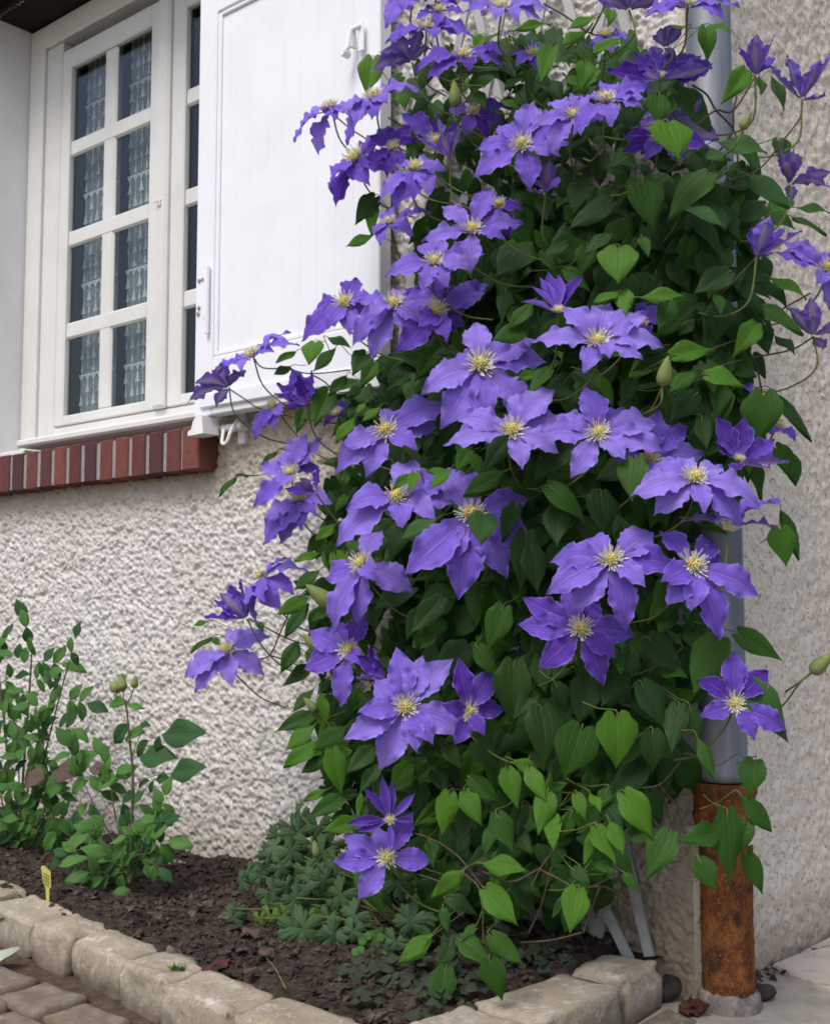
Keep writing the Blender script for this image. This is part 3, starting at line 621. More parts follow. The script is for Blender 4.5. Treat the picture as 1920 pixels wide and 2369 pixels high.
def stamen_meshes(seed):                                   # unit: flower radius 1, axis +Z
    rg = random.Random(seed); m = MB()
    for k in range(115):
        a = rg.uniform(0, 6.28); el = rg.uniform(.22, 1.45); L = rg.uniform(.15, .255); d = np.array([math.cos(a)*math.cos(el), math.sin(a)*math.cos(el), math.sin(el)])
        b0 = np.array([math.cos(a), math.sin(a), 0])*.045; p1 = b0 + d*L*.55 + UP*.02; p2 = b0 + d*L + UP*.035*(1 if el < .8 else -.5)
        m.tube([b0, p1, p2], [.0060, .0058, .0092], 3, False)
    me = mesh('stamens', m.v, m.f, M_FIL, True)
    c = MB()
    for k in range(26):
        a = k*2.4; r_ = .09*math.sqrt(k/26); d = np.array([math.cos(a)*r_, math.sin(a)*r_, 0]); top = np.array([math.cos(a)*r_*1.35, math.sin(a)*r_*1.35, .20-1.0*r_+rg.uniform(-.01, .02)])
        c.tube([d, (d+top)/2+UP*.01, top], [.018, .024, .017], 4)
    return me, mesh('pistil', c.v, c.f, M_ANTH, True)
STA = [stamen_meshes(k) for k in range(4)]
def leaf_mesh(seed, heart=True):
    rg = random.Random(seed); NS, NTT = 10, 10; v = []; uv = []; fc = []
    ps = [0, .06, .15, .28, .42, .56, .7, .82, .92, 1]; pw_ = [.74, .88, .98, 1, .91, .73, .49, .26, .09, 0] if heart else [.05, .3, .58, .86, 1, .95, .76, .5, .22, 0]
    dr = rg.uniform(.08, .34); fold = rg.uniform(.03, .26); ph = [rg.uniform(0, 6.28) for _ in range(4)]; bend = rg.uniform(-.10, .10); wav = rg.uniform(.02, .065)
    for i in range(NS+1):
        s = i/NS; wd = np.interp(s, ps, pw_)*.5
        for j in range(NTT+1):
            t = 2*j/NTT-1; e = t*t; back = (.17 if heart else 0)*max(0, 1-s*3.0)**1.2*(max(0, math.sin(abs(t)**.9*math.pi))**.75 if 0.02 < abs(t) < .999 else 0)
            x = s - back; y = t*wd*(1+e*(.03*math.sin(9*s+ph[2])+.025*math.sin(31*s+ph[3]))) + bend*s*s
            z = -dr*s*s + fold*abs(t)*wd + wav*e*math.sin(7*s+ph[0 if t < 0 else 1]) - .05*e*abs(t)
            v.append((x, y, z)); uv.append((s, .5+t/2))
    for i in range(NS):
        for j in range(NTT): a = i*(NTT+1)+j; fc.append((a, a+NTT+1, a+NTT+2, a+1))
    return v, uv, fc
LEAFG = [leaf_mesh(k, k % 4 != 3) for k in range(10)]
LEAF = [[mesh('leaf', g[0], g[2], m_, True, g[1]) for g in LEAFG] for m_ in LEAFM]
def frame(X, N, sx, sy, sz, loc):                          # matrix with local x along X and z near N
    X = unit(X); Z = N - X*(N@X)
    if np.linalg.norm(Z) < 1e-3: Z = CU - X*(CU@X)
    Z = unit(Z); Y = np.cross(Z, X); M = Matrix.Identity(4)
    for r_ in range(3): M[r_][0] = X[r_]*sx; M[r_][1] = Y[r_]*sy; M[r_][2] = Z[r_]*sz; M[r_][3] = loc[r_]
    return M

clem = thing('clematis', 'large violet flowered clematis climbing over the house corner', 'clematis', F(.3, .15, .06))
ZO = {'D': (0, 0, 1.106), '3': (640, 0, .3687), '4': (1280, 0, .3687), '5': (640, 540, .3687), '6': (1280, 540, .3687), '7': (440, 1000, .3687), '8': (1080, 1000, .4839),
      'y': (640, 1500, .3687), 'z': (1280, 1500, .3687), 'w': (900, 1900, .5876), 'b': (0, 560, .553), 'f': (0, 0, 1.0)}
def pxy(z, p): o = ZO[z]; return o[0]+p[0]*o[2], o[1]+p[1]*o[2]
def surf(px, py):                                          # how far the plant bulges from the wall there
    o = float(np.interp(px, [380, 640, 800, 950, 1150, 1450, 1620, 1720, 1920], [.20, .20, .22, .27, .33, .33, .28, .20, .15]))
    return o + float(np.interp(py, [1500, 1900, 2300], [0, .02, .05]))
FL = """
3|850,-5|690,215 790,130 945,40 1120,55 1240,15 1010,-90 830,-90|0,.62,.7|o|.03
3|1410,62|1725,15 1650,115 1500,165 1370,165 1180,70 1290,20 1520,-10|0,.62,.7|o|.03
3|940,185|1140,120 1230,205 1125,245 990,290 780,250 690,285 830,140|0,.65,.7|o|.03
3|850,390|905,205 600,435 650,350 730,425 940,330 760,320|-.3,.8,-.35|o|.03
3|1170,360|1455,285 1430,405 1200,480 950,505 880,420 1040,340 1180,255|0,.6,.75|o|.02
3|620,625|790,505 900,545 690,680 600,790 500,800 435,900 425,715|-.2,.66,.6|o|.04
3|345,690|435,630 110,880 250,965 385,800 475,775 230,760|-.35,.7,.5|o|.05
3|500,1010|840,830 700,830 680,1130 575,1180 370,1295 355,1160 600,900|-.4,.5,.65|o|.04
3|870,1065|640,1255 735,1320 860,1270 955,1255 1050,1080 980,960 740,1000|0,.6,.7|o|.03
3|1230,705|1430,650 1410,780 1330,860 1180,860 1090,650 1250,590|0,.3,.9|o|-.03
3|1090,985|870,860 985,750 1130,765 1160,845 1010,870 1040,900|-.1,.95,.15|c|.02
D|1090,305|1122,208 1168,255 1192,298 1165,333 1104,397 990,370 997,310 1048,248|0,.35,.93|o|.05
D|988,483|1032,390 1092,465 1050,505 985,570 885,503 930,425|0,.5,.85|o|.06
3|715,1410|700,1265 965,1340 820,1480 650,1555 610,1480 850,1500|-.3,.65,.5|o|.03
5|990,190|890,30 1060,20 1300,100 1180,235 1070,330 910,365 690,237|0,.5,.85|o|.04
5|430,445|500,255 212,470 160,665 330,600 460,640 640,560 600,440|-.1,.45,.9|o|.04
5|735,455|790,320 520,395 600,520 480,695 595,785 855,665 885,560 1050,450 950,375|0,.5,.85|o|.07
5|1000,500|1330,290 1255,400 1140,560 1065,680 745,735 900,600|.1,.2,.95|o|.0
D|1005,767|999,664 945,746 885,820 918,893 1005,882 1108,885 1142,757 1118,708|0,.38,.92|o|.05
5|685,1245|715,1075 1050,1040 995,1210 870,1355 570,1519 372,1500 415,1330|0,.4,.9|o|.04
D|1070,905|1120,815 1161,812 1190,895 1160,945 1085,980 930,925 958,868 1048,868|0,.5,.85|o|.06
5|190,1085|90,855 240,880 0,955 0,1035 60,1080 150,900 215,960|-.3,.75,.5|c|.06
b|1060,480|1205,370 1245,425 1150,470 1020,545 945,500 900,560|-.35,.75,.45|o|.06
b|958,608|838,578 790,662 890,672 1032,545 925,530 1000,560|-.3,.7,-.4|o|.06
b|1150,685|1060,820 1190,725 1095,770 1150,785 1120,730|-.3,.2,.6|o|.0
7|635,262|590,110 725,10 430,215 405,462 560,330 800,215 820,40|-.1,.42,.9|o|.05
7|690,425|480,545 590,605 700,580 885,440 460,690 565,690 800,500|-.1,.55,.65|o|.0
D|830,1044|868,955 945,1005 945,1050 905,1085 838,1098 700,1128 735,1055|0,.6,.8|o|.06
D|985,1078|940,975 1000,985 1105,1040 1112,1140 1055,1207 958,1250 905,1172 845,1195|0,.3,.95|o|.0
7|1085,835|1200,620 840,920 890,1250 1040,1185 1385,1000 1160,900|-.3,.42,.8|o|.03
7|450,915|725,830 620,790 370,1080 480,1040 650,1000 410,1200 570,1085|-.5,.7,.25|o|.04
7|355,1170|245,960 345,930 150,1080 110,1180 375,1010 200,1020|-.55,.7,.2|c|.06
D|475,1363|500,1318 560,1332 552,1408 490,1425 410,1443 388,1412 450,1375|-.2,.6,.8|o|.05
D|732,1362|648,1320 700,1300 760,1290 750,1380 715,1477 637,1400|-.2,.3,.92|o|.03
y|810,378|745,10 905,60 1110,85 1165,520 965,555 870,612 640,740 425,547 530,380 620,215|0,.35,.93|o|.06
y|1200,398|1160,80 1375,145 1425,402 1285,503 1110,572 1050,330|.2,.2,.95|o|.0
y|710,1080|545,890 665,815 712,850 858,920 450,1105 510,1135 712,1230 850,1090|0,.45,.9|s|.06
y|690,1318|425,1190 360,1340 512,1540 970,1335 850,1050 640,1170|0,.35,.93|o|.05
6|275,695|85,430 385,415 600,490 690,680 522,800 300,800 170,878 -130,655|0,.5,.85|o|.05
6|278,1265|210,952 470,1100 662,1155 665,1370 410,1410 95,1519 -60,1230 40,1130|0,.45,.9|o|.05
6|600,1425|690,1110 862,1200 945,1385 420,1420 560,1519|0,.3,.95|o|-.03
8|1085,230|900,150 1060,110 1255,165 1385,330 1300,425 1100,375 890,385 780,300|0,.62,.78|o|.04
8|1248,480|1495,310 1490,452 1330,420 1060,420 1140,395 1240,400|.2,.92,-.1|o|.05
6|1160,1430|1040,1165 1205,1170 1390,1300 1430,1470 1300,1490 1040,1320 1110,1500|.15,.7,.55|u|.0
8|685,620|410,612 590,500 895,462 995,650 812,725 750,937 485,832 385,757|0,.45,.9|o|.05
8|1072,642|955,470 1222,530 1250,610 1398,775 1188,982 1030,830 930,800 905,700|.1,.35,.93|o|.04
8|540,945|285,790 255,912 340,1112 635,1197 690,1060 792,975 650,830 470,760|0,.3,.95|o|.02
z|1130,352|1165,35 1375,150 1450,490 1220,542 905,392 930,210 1300,300|0,.42,.9|o|.05
6|30,500|-190,435 -120,330 -5,210 40,250 205,245 120,330 -60,250|0,.75,.6|s|.06
6|530,570|590,420 710,480 560,650 460,640|.2,.3,.9|o|-.03
4|475,62|255,-10 620,30 370,-80 560,-80 700,-30 420,20|0,.6,-.6|o|.03
4|842,42|570,112 1158,42 1050,132 690,80 610,40 840,-60 720,-40 980,-30|0,.66,.7|o|.03
4|670,500|360,430 520,330 640,300 760,318 925,335 995,390 965,480 800,540 560,520|0,.8,.5|u|.0
4|325,640|625,500 540,695 345,820 110,850 160,575 400,470 560,640|0,.6,.62|o|.05
4|125,738|-20,600 185,545 350,740 150,872 -30,960 -120,780|0,.5,.85|o|.04
4|740,690|590,690 905,690 1015,890 860,960 480,870 620,940|.1,-.1,-.8|o|-.06
4|1268,470|1183,278 1250,268 1310,300 1382,268 1405,335 1225,330|.05,.98,.15|c|.05
4|1560,622|1362,420 1440,390 1535,400 1740,390 1745,575 1640,450|.1,.97,.1|c|.06
4|1480,1160|1405,960 1390,1060 1715,1095 1700,1182 1545,1205 1440,1010|.3,.8,-.3|o|.04
4|1275,1610|1262,1420 1350,1385 1465,1440 1540,1490 1400,1560 1300,1440|.2,.9,.1|c|.05
6|1712,225|1480,30 1430,100 1605,335 1700,485 1820,380 1830,120 1690,90|0,.35,.9|o|.05
6|1632,645|1490,470 1600,420 1725,480 1765,620 1735,715 1590,560|.1,.75,-.5|c|.03
6|1400,1215|1485,1200 1470,1300 1360,1130 1330,1260|.2,.4,.8|o|-.06
6|1150,930|1280,985 1190,1010 1080,900 1220,930|.2,.4,.8|o|-.06
4|330,235|230,225 380,130 475,185 250,360 335,365 430,300|0,.6,.7|o|-.03
3|1690,1205|1590,1165 1700,1060 1780,1090 1620,1195|.1,.9,.1|c|-.02
5|385,1140|310,1200 440,1040 425,1150 345,1080|-.2,.5,.7|o|-.03
7|790,385|600,370 670,330 805,215 720,300|-.6,.5,.3|c|.05
y|690,190|510,60 600,-20 570,140 520,190|-.6,.5,.3|c|.0
3|1000,900|790,680 880,830 920,720|0,.4,.8|o|-.04
3|740,930|590,830 720,800 850,770 870,900 800,1080 690,1110 600,1010|-.2,.4,.85|o|.0
4|660,880|470,810 440,950 560,1020 800,1010 970,910 830,790 690,770|0,.3,.93|o|-.02
4|700,300|635,240 700,215 765,235 810,310 610,320|0,.3,-.9|o|-.02
3|1390,1290|1270,1180 1420,1200 1520,1330 1450,1490 1310,1420|0,.3,.93|o|-.02
3|1020,75|900,20 1120,20 1160,110 1000,200 880,140 1050,-30|0,.55,.75|o|.0
3|1600,350|1480,290 1560,230 1700,260 1730,380 1640,470 1500,430|0,.5,.8|o|-.03
D|905,640|850,600 920,570 985,610 970,680 900,710 855,690|0,.3,.93|o|-.01
"""
def add_stalk(parent, name, pts, r0, r1, mat):
    P = spline(pts, 5); m = MB(); m.tube(P, list(np.linspace(r0, r1, len(P))), 5, False)
    me = mesh(name, m.v, m.f, mat, True); return obj(name, me, parent)
AGE_SHADE = {0:0.6,1:0.65,2:0.6,3:0.45,4:0.2,5:0.6,6:0.65,7:0.2,8:0.55,9:0.1,10:0.25,11:0.6,12:0.7,13:0.45,14:0.65,15:0.45,16:0.75,17:0.35,18:0.7,19:0.65,20:0.95,21:0.05,22:0.55,23:0.6,24:0.5,25:0.6,26:0.65,27:0.75,28:0.6,29:0.6,30:0.6,31:0.05,32:0.7,33:0.3,34:0.7,35:0.1,36:0.2,37:0.45,38:0.75,39:0.7,40:0.45,41:0.8,42:0.45,43:0.1,44:0.5,45:0.45,46:0.25,47:0.1,48:0.25,49:0.15,50:0.4,51:0.55,52:0.1,53:0.6,54:0.65,55:0.1,56:0.2,57:0.25,58:0.25,59:0.2,60:0.55,61:0.3,62:0.2,63:0.2,64:0.45,65:0.1,66:0.1,67:0.05,68:0.1,69:0.2,70:.05,71:.02,72:.8,73:.05,74:.45,75:.3,76:.2}  # tone per flower: bloom age, with shade of hidden and lower blooms painted in
core = lambda py: float(np.interp(py, [0, 400, 900, 1300, 1700, 2100], [1300, 1350, 1250, 1200, 1250, 1330]))
for li, line in enumerate(FL.strip().split('\n')):
    z, c_, tips, nrm, kind, push = line.split('|'); cpx = pxy(z, tuple(map(float, c_.split(','))))
    tips = [pxy(z, tuple(map(float, t.split(',')))) for t in tips.split()]; nx, ny, nz = map(float, nrm.split(','))
    c3 = at(*cpx, surf(*cpx) + float(push)); dep = (c3-O)@(-CT); N = unit(CR*nx + CU*ny + CT*nz)
    offs = [np.array([(t[0]-cpx[0])*dep/f_px, -(t[1]-cpx[1])*dep/f_px]) for t in tips]; mx = max(np.linalg.norm(o) for o in offs)
    Rf = min(max(mx, .07), .135); rg = random.Random(500+li)
    fl = sub_empty('flower', clem, c3)
    for i, o in enumerate(offs):
        L0 = float(np.linalg.norm(o))
        if kind == 'o':
            zz = -(nx*o[0]+ny*o[1])/nz if abs(nz) > .25 else -(nx*o[0]+ny*o[1])*2.0
            want = math.sqrt(max((Rf*.76)**2 - L0**2, 0)); s_ = 1 if zz >= 0 else -1
            if abs(zz) > want*1.1 + .018: zz = s_*(want*1.1 + .018)
            if abs(zz) < want*.75: zz = s_*want*.75
        elif kind == 'u':
            want = math.sqrt(max((Rf*.85)**2 - L0**2, 0)); zz = -.018 if o[1] > .12*Rf else (.35*want+.02)
        elif kind == 's':
            zz = -(nx*o[0]+ny*o[1])/nz*.6 + rg.uniform(.0, .02)
        else:
            want = math.sqrt(max((Rf*.8)**2 - L0**2, 0)); zz = (want*.55+.012)*(1 if i % 2 else -1)
        P = CR*o[0] + CU*o[1] + CT*zz; L = float(np.linalg.norm(P)); Np = N
        if kind == 'c' and np.linalg.norm(N - unit(P)*(N@unit(P))) < .15: Np = -CT*(1 if zz > 0 else -1)
        if kind == 'u': Np = unit(CU*.3+CT) if o[1] > .12*Rf else unit(CU - CT*.25)
        pk = {'o': rg.choice(['flat', 'flat', 'droop', 'twist']), 'c': 'cup', 's': 'star', 'u': 'cup'}[kind]
        if kind == 'o' and ny < .4: pk = rg.choice(['flat', 'flat', 'twist'])
        wide = min(1.12, max(.88, Rf*.95/L)) if kind == 'o' else (1.0 if kind == 's' else 1.05)
        po = obj('petal', rg.choice(PET[pk]), fl, frame(P, Np, L, L*wide, L, c3 + N*.002*(i % 2) + unit(P)*.004)); po.color = (AGE_SHADE.get(li, .5), 0, 0, 1)
    if kind in 'osu' and nz > -.2:
        s_ = min(Rf, .125)*(.9 if kind == 'o' else .6); me1, me2 = STA[li % 4]; X = unit(np.cross(N, [.3, .5, .8]))
        Mx = frame(X, N, s_, s_, s_, c3 + N*.003); obj('stamens', me1, fl, Mx); obj('pistil', me2, fl, Mx)
    # stalk from behind the flower back into the plant
    tx = core(cpx[1]+120); dirx = (tx-cpx[0]); dirx = math.copysign(min(abs(dirx), 150), dirx)
    e = at(cpx[0]+dirx*.9, cpx[1]+130, max(.06, surf(cpx[0]+dirx, cpx[1]+130)-.09)); mid = c3 - N*.05 - UP*.02
    add_stalk(fl, 'stalk', [c3, mid, (mid+e)/2 - UP*.015, e], .0019, .0016, M_GSTEM)

# buds
def bud_mesh():
    m = MB(); prof = [(.10, 0), (.22, .08), (.27, .22), (.255, .42), (.19, .65), (.10, .86), (.03, .97), (.0, 1.0)]; n = 12; v = []; uv = []
    for r_, h in prof:
        for k in range(n):
            t = 2*math.pi*k/n; g = 1 - .10*abs(math.cos(t*3)); v.append((h, r_*g*math.cos(t), r_*g*math.sin(t))); uv.append((h, k/n))
    fc = [(i*n+k, i*n+(k+1) % n, (i+1)*n+(k+1) % n, (i+1)*n+k) for i in range(len(prof)-1) for k in range(n)]
    return mesh('bud', v, fc, M_BUD, True, uv)
BUD = bud_mesh()
for z, b, t, push in [('D', (953, 222), (950, 167), .05), ('4', (1185, 810), (1240, 690), .05), ('6', (685, 955), (720, 765), .05), ('7', (900, 1095), (725, 955), .06), ('D', (1697, 1408), (1742, 1366), .06), ('7', (810, 1370), (705, 1265), .03), ('y', (250, 395), (170, 310), .02), ('D', (664, 1792), (657, 1758), .05)]:
    B, T = pxy(z, b), pxy(z, t); p = at(*B, surf(*B)+push); q = at_depth(*T, (p-O)@(-CT)-.005); L = np.linalg.norm(q-p)
    bo = sub_empty('flower_bud', clem, p); obj('bud', BUD, bo, frame(q-p, CT, L, L, L, p))
    tx = core(B[1]); e = at(B[0]+math.copysign(min(abs(tx-B[0]), 130), tx-B[0]), B[1]+120, max(.06, surf(*B)-.08)); add_stalk(bo, 'stalk', [p, p-unit(q-p)*.03, (p+e)/2-UP*.01, e], .0017, .0015, M_GSTEM)

# leaves placed one by one: zoom | base x,y tip x,y width tone push
LV = """
4|720,780 790,955 1.25 2 .09;660,610 655,760 .95 1 .07;800,600 1040,800 .6 3 .0;960,180 975,345 .62 2 .02;830,160 690,190 .4 2 .0;980,150 1110,165 .4 2 .0;1200,450 1095,620 .6 2 .0;1290,475 1325,575 .55 1 .03
4|1370,470 1470,665 .36 0 .0;1040,890 1345,910 .55 3 .02;1415,885 1465,1000 .75 1 .02;1190,930 1320,1105 .65 1 .0;890,950 1115,960 .5 3 .0;1200,1045 1085,1135 .65 1 .0;560,1150 632,1415 .85 1 .04;950,1110 690,1320 .75 1 .04
4|340,1270 90,1400 .6 0 .03;860,1310 1090,1400 .6 3 .05;1310,1300 1080,1390 .6 3 .04;1220,1100 1500,1250 .55 3 .05;1470,1260 1350,1330 .6 2 .02;1320,1330 1520,1400 .5 1 .0;1500,1360 1730,1430 .35 1 .0;1530,1300 1736,1300 .5 1 -.02
4|200,400 205,525 .8 2 .04;410,240 265,300 .5 2 .04;260,95 100,150 .5 2 .03;200,190 70,250 .5 2 .02;350,40 368,125 .55 2 .03;180,270 300,300 .5 1 .0;80,470 150,520 .5 2 .02;150,300 0,380 .6 0 .0;430,700 560,830 .7 0 .0;440,840 430,760 .8 0 .0
3|600,375 558,578 .75 2 .05;610,1240 480,1375 .75 0 .04;610,1310 570,1460 .6 2 .04;605,1470 440,1530 .45 2 .04;1290,230 1240,310 .9 2 .0;1480,190 1720,110 .32 2 .02;1480,235 1615,280 .45 2 .02;1400,200 1300,250 .5 2 .01;1390,440 1215,480 .5 0 .0;1560,480 1440,520 .5 1 .0
3|1250,580 1310,665 .8 1 .04;1000,580 825,690 .45 0 .0;870,880 830,1030 .5 1 .02;990,970 1060,1010 .6 1 .0;1190,1050 1205,1190 .55 1 .0;1720,310 1645,490 .6 2 .02;1490,290 1570,390 .7 0 .0;1420,390 1330,330 .6 0 .0;1400,620 1540,665 .4 2 .02;1180,640 1290,580 .5 0 .0
6|210,90 200,245 .95 1 .04;410,100 385,275 1.15 2 .05;90,230 230,350 .6 1 .02;440,370 440,495 .8 2 .05;430,365 255,415 .5 2 .05;545,400 825,355 .42 2 .06;730,440 660,590 .7 1 .03;640,440 795,470 .55 0 .02;1080,250 880,360 .75 0 .04;1030,400 1065,475 .6 1 .04
6|1350,270 1605,370 .38 2 .05;1300,280 1490,440 .4 0 .02;1330,490 1580,610 .65 1 .05;1260,580 1165,740 .65 2 .05;1310,620 1330,700 .6 0 .02;1390,640 1530,730 .5 0 .02;770,760 1025,680 .6 2 .06;740,870 760,985 .7 1 .04;890,850 740,980 .5 1 .05;980,890 1215,915 .72 2 .06
6|700,700 515,690 .5 0 .02;690,760 520,840 .6 0 .02;1320,1020 1290,1315 .95 1 .07;1370,990 1645,1285 .25 0 .05;1400,1350 1535,1530 .7 1 .04;290,890 390,1055 .45 2 .04;160,890 350,1010 .7 0 .02;930,1180 960,1350 .65 0 .02;1150,310 1370,470 .7 0 .0;880,1020 740,1150 .7 0 .0
6|60,60 -60,120 .7 0 .02;-60,130 40,230 .6 1 .02;560,40 600,130 .7 1 .05;330,20 180,100 .7 0 .04;20,330 -60,440 .5 1 .04;500,930 420,1060 .6 0 .0;720,1010 760,1180 .7 0 .0;40,770 10,700 .6 1 .03;-40,840 60,790 .5 1 .02;-100,870 -200,900 .5 2 .03
8|800,140 770,310 .85 1 .09;470,60 310,200 .75 0 .03;400,270 575,400 .6 1 .06;430,370 425,535 .75 0 .03;185,185 -5,290 .5 1 .05;280,500 255,745 .6 0 .0;310,570 335,770 .7 0 .0;1530,85 1588,235 .55 1 .03;1480,95 1570,120 .5 1 .02;1500,470 1522,635 .85 2 .05;1500,370 1605,590 .32 1 .03
8|1310,970 1505,1080 .6 1 .05;1195,1005 1060,1240 .8 1 .06;170,850 95,1045 .72 1 .04;880,1000 1070,1160 .7 0 .02;60,1040 150,1165 .75 1 .05;640,300 660,480 .8 0 -.02;560,440 700,560 .7 0 -.03;230,360 150,520 .6 0 .0;1010,1000 960,930 .7 0 .0;720,1060 730,1140 .6 1 .02
5|1440,380 1410,545 .6 0 .02;1610,430 1470,580 .5 1 .05;1600,590 1370,650 .55 1 .05;1560,940 1730,870 .5 1 .03;1700,870 1560,1000 .6 1 .05;560,760 465,860 .8 0 .04;610,820 530,960 .65 1 .05;240,690 200,800 1.1 2 .06;120,740 -5,800 .5 2 .05;320,650 460,690 .4 1 .05;370,715 225,850 .5 1 .05
5|90,830 -5,870 .5 0 .04;320,1005 225,1190 .75 1 .07;440,890 340,1000 .5 1 .05;170,1110 120,1245 .65 1 .03;560,1060 500,1120 .5 2 .05;650,1085 535,1165 .45 2 .05;490,1160 375,1290 .5 2 .05;730,960 840,890 .5 1 .04;1200,1370 1125,1470 .75 2 .06;1235,1400 1275,1490 .7 2 .06;940,1490 1110,1480 .4 2 .07
7|290,280 180,385 .4 1 .06;370,272 285,265 .42 1 .06;545,120 455,185 .45 0 .04;910,580 795,670 .5 2 .05;810,760 655,800 .5 2 .05;920,780 1022,965 .72 2 .06;890,700 880,785 .8 1 .05;810,865 650,980 .5 1 .05;745,1030 550,1145 .5 2 .06;850,610 730,750 .5 0 .0;740,1070 590,1290 .42 3 .03
7|680,1310 580,1500 .55 1 .05;1380,260 1285,345 .45 2 .09;1410,265 1375,355 .6 2 .09;1640,225 1505,330 .45 2 .09;1550,540 1315,660 .5 3 .1;1500,690 1385,895 .65 3 .1;110,1185 25,1205 .5 2 .04;140,1285 0,1370 .35 1 .04;150,1300 190,1345 .6 1 .04;1000,700 1110,740 .6 1 .03;1560,1060 1370,1260 .6 0 .02
7|1440,1130 1350,1300 .7 0 .0;1530,1280 1430,1360 .6 1 .02;970,240 985,335 .5 1 .02;850,1130 760,1170 .6 1 .02;960,1100 870,1200 .6 0 .02;430,1200 455,1250 .6 1 .03;1270,1470 1150,1400 .6 0 .0;730,980 660,930 .5 1 .03;860,560 960,500 .6 0 .0;1690,60 1736,180 .6 0 .0;1500,150 1600,60 .7 0 -.03
D|1012,1080 1000,1136 1.2 3 .09;1050,990 975,1035 .55 1 .05;1160,1035 1222,1080 .7 0 .03
y|110,15 38,135 .65 1 .03;190,130 40,220 .6 0 .02;235,250 92,385 .42 0 .02;200,430 -5,505 .6 1 .04;240,480 50,625 .55 2 .04;280,580 35,745 .5 2 .04;440,490 225,645 .55 1 .03;320,670 160,780 .5 0 .02;350,660 405,915 .62 2 .06;590,650 430,770 .65 0 .02;275,280 300,510 .5 2 .05
y|310,890 165,960 .45 2 .05;390,950 195,1050 .6 1 .05;470,1090 300,1150 .65 2 .06;820,740 715,880 .75 2 .05;1060,630 1190,750 .7 0 .03;1260,600 1390,760 .9 0 .0;1490,120 1455,510 .7 0 .02;1660,400 1740,740 .9 0 .04;1230,830 1405,975 .62 1 .06;1080,930 1020,1175 .68 2 .06;1190,920 1268,1112 .72 2 .07
y|1450,780 1505,985 .68 2 .06;1590,780 1685,955 .62 2 .07;1480,700 1665,775 .5 2 .06;1390,1060 1475,1275 .78 1 .06;1700,920 1630,1160 .6 2 .06;1736,1070 1720,1260 .6 2 .06;1290,1350 1560,1365 .52 2 .08;1180,1390 1000,1525 .5 2 .06;960,1220 1000,1355 .6 1 .03;1060,1150 1110,1345 .6 0 .03;560,960 540,1080 .5 0 .02
y|900,860 870,1060 .8 0 .0;1000,780 1050,900 .8 0 .0;1300,940 1290,1080 .7 0 .02;1540,1000 1480,1180 .7 0 .02;1350,1140 1290,1300 .6 1 .03;1500,1150 1600,1290 .7 0 .02;800,700 880,800 .7 1 .04;1600,300 1500,420 .8 0 .0;620,760 520,900 .6 0 .02;530,900 520,1060 .35 2 .03;1010,590 900,640 .7 0 .0
z|395,440 410,755 .95 2 .09;170,520 70,810 1.05 1 .05;620,540 640,790 .85 0 .04;560,240 725,490 .75 0 .03;860,390 920,590 .7 0 .02;900,560 1020,800 .36 1 .05;460,930 645,1180 .72 2 .09;280,1140 390,1340 .72 2 .09;260,1130 220,1345 .42 2 .08;350,1085 450,1270 .55 2 .08;150,930 190,1060 .65 2 .06
z|230,910 305,1005 .45 2 .06;720,1180 600,1435 .75 1 .08;1260,720 1210,915 .95 1 .09;1180,930 1390,1150 .5 1 .09;1090,1060 1120,1485 .6 1 .11;1000,1170 830,1180 .75 1 .10;1220,1110 1160,1300 .6 1 .09;920,1345 1020,1530 .9 1 .10;1215,1310 1335,1550 .6 1 .08;1240,250 1485,575 .62 3 .1;180,1400 220,1480 .7 1 .05
z|1200,690 1350,780 .4 1 .08;330,900 290,1010 .8 1 .04;330,1000 450,1130 .8 0 .04;100,1060 30,1240 .6 1 .05;-40,900 60,850 .5 1 .05;230,200 130,480 .8 0 .02;20,240 100,400 .8 0 .0;420,160 300,340 .8 0 .0;700,120 830,170 .8 1 .0;780,380 730,640 .6 0 .02;150,100 200,230 .6 1 .03
w|285,200 178,310 .55 2 .08;390,280 502,410 .72 2 .1;740,280 712,432 .8 2 .1;700,285 650,385 .42 1 .09;730,195 790,245 .7 0 .06;890,230 910,265 .6 0 .06;930,215 985,270 .7 1 .07;160,460 35,555 .42 2 .1;290,475 415,565 .62 1 .1;410,460 522,572 .62 1 .1
w|240,490 195,590 .7 0 .06;220,595 180,765 .75 1 .12;400,560 432,718 .8 1 .12;240,310 352,355 .6 0 .05;215,355 225,440 .6 1 .07;330,420 280,470 .6 1 .08;500,200 580,290 .7 0 .04;870,190 780,150 .6 1 .08;-20,300 20,350 .6 0 .05
f|740,2110 760,2200 .9 2 .05;850,2155 905,2180 .5 2 .05;1000,2160 925,2230 .5 2 .06;770,2180 735,2160 .5 1 .04;860,1990 880,2130 .8 1 .05
"""
n_leaf = 0; PETI = MB()
def leaf3d(b, t, wr, tone, off_b, off_t, rg, parent=True, tilt=None):
    B = at(*b, off_b); T = at_depth(*t, (B-O)@(-CT) - (off_t-off_b)); X = T-B; L = float(np.linalg.norm(X))
    N = unit(CR*rg.uniform(-.35, .35) + CU*(rg.uniform(.25, .75) if tilt is None else tilt) + CT*rg.uniform(.65, 1.0))
    return frame(X, N, L, L*wr*.90, L, B)
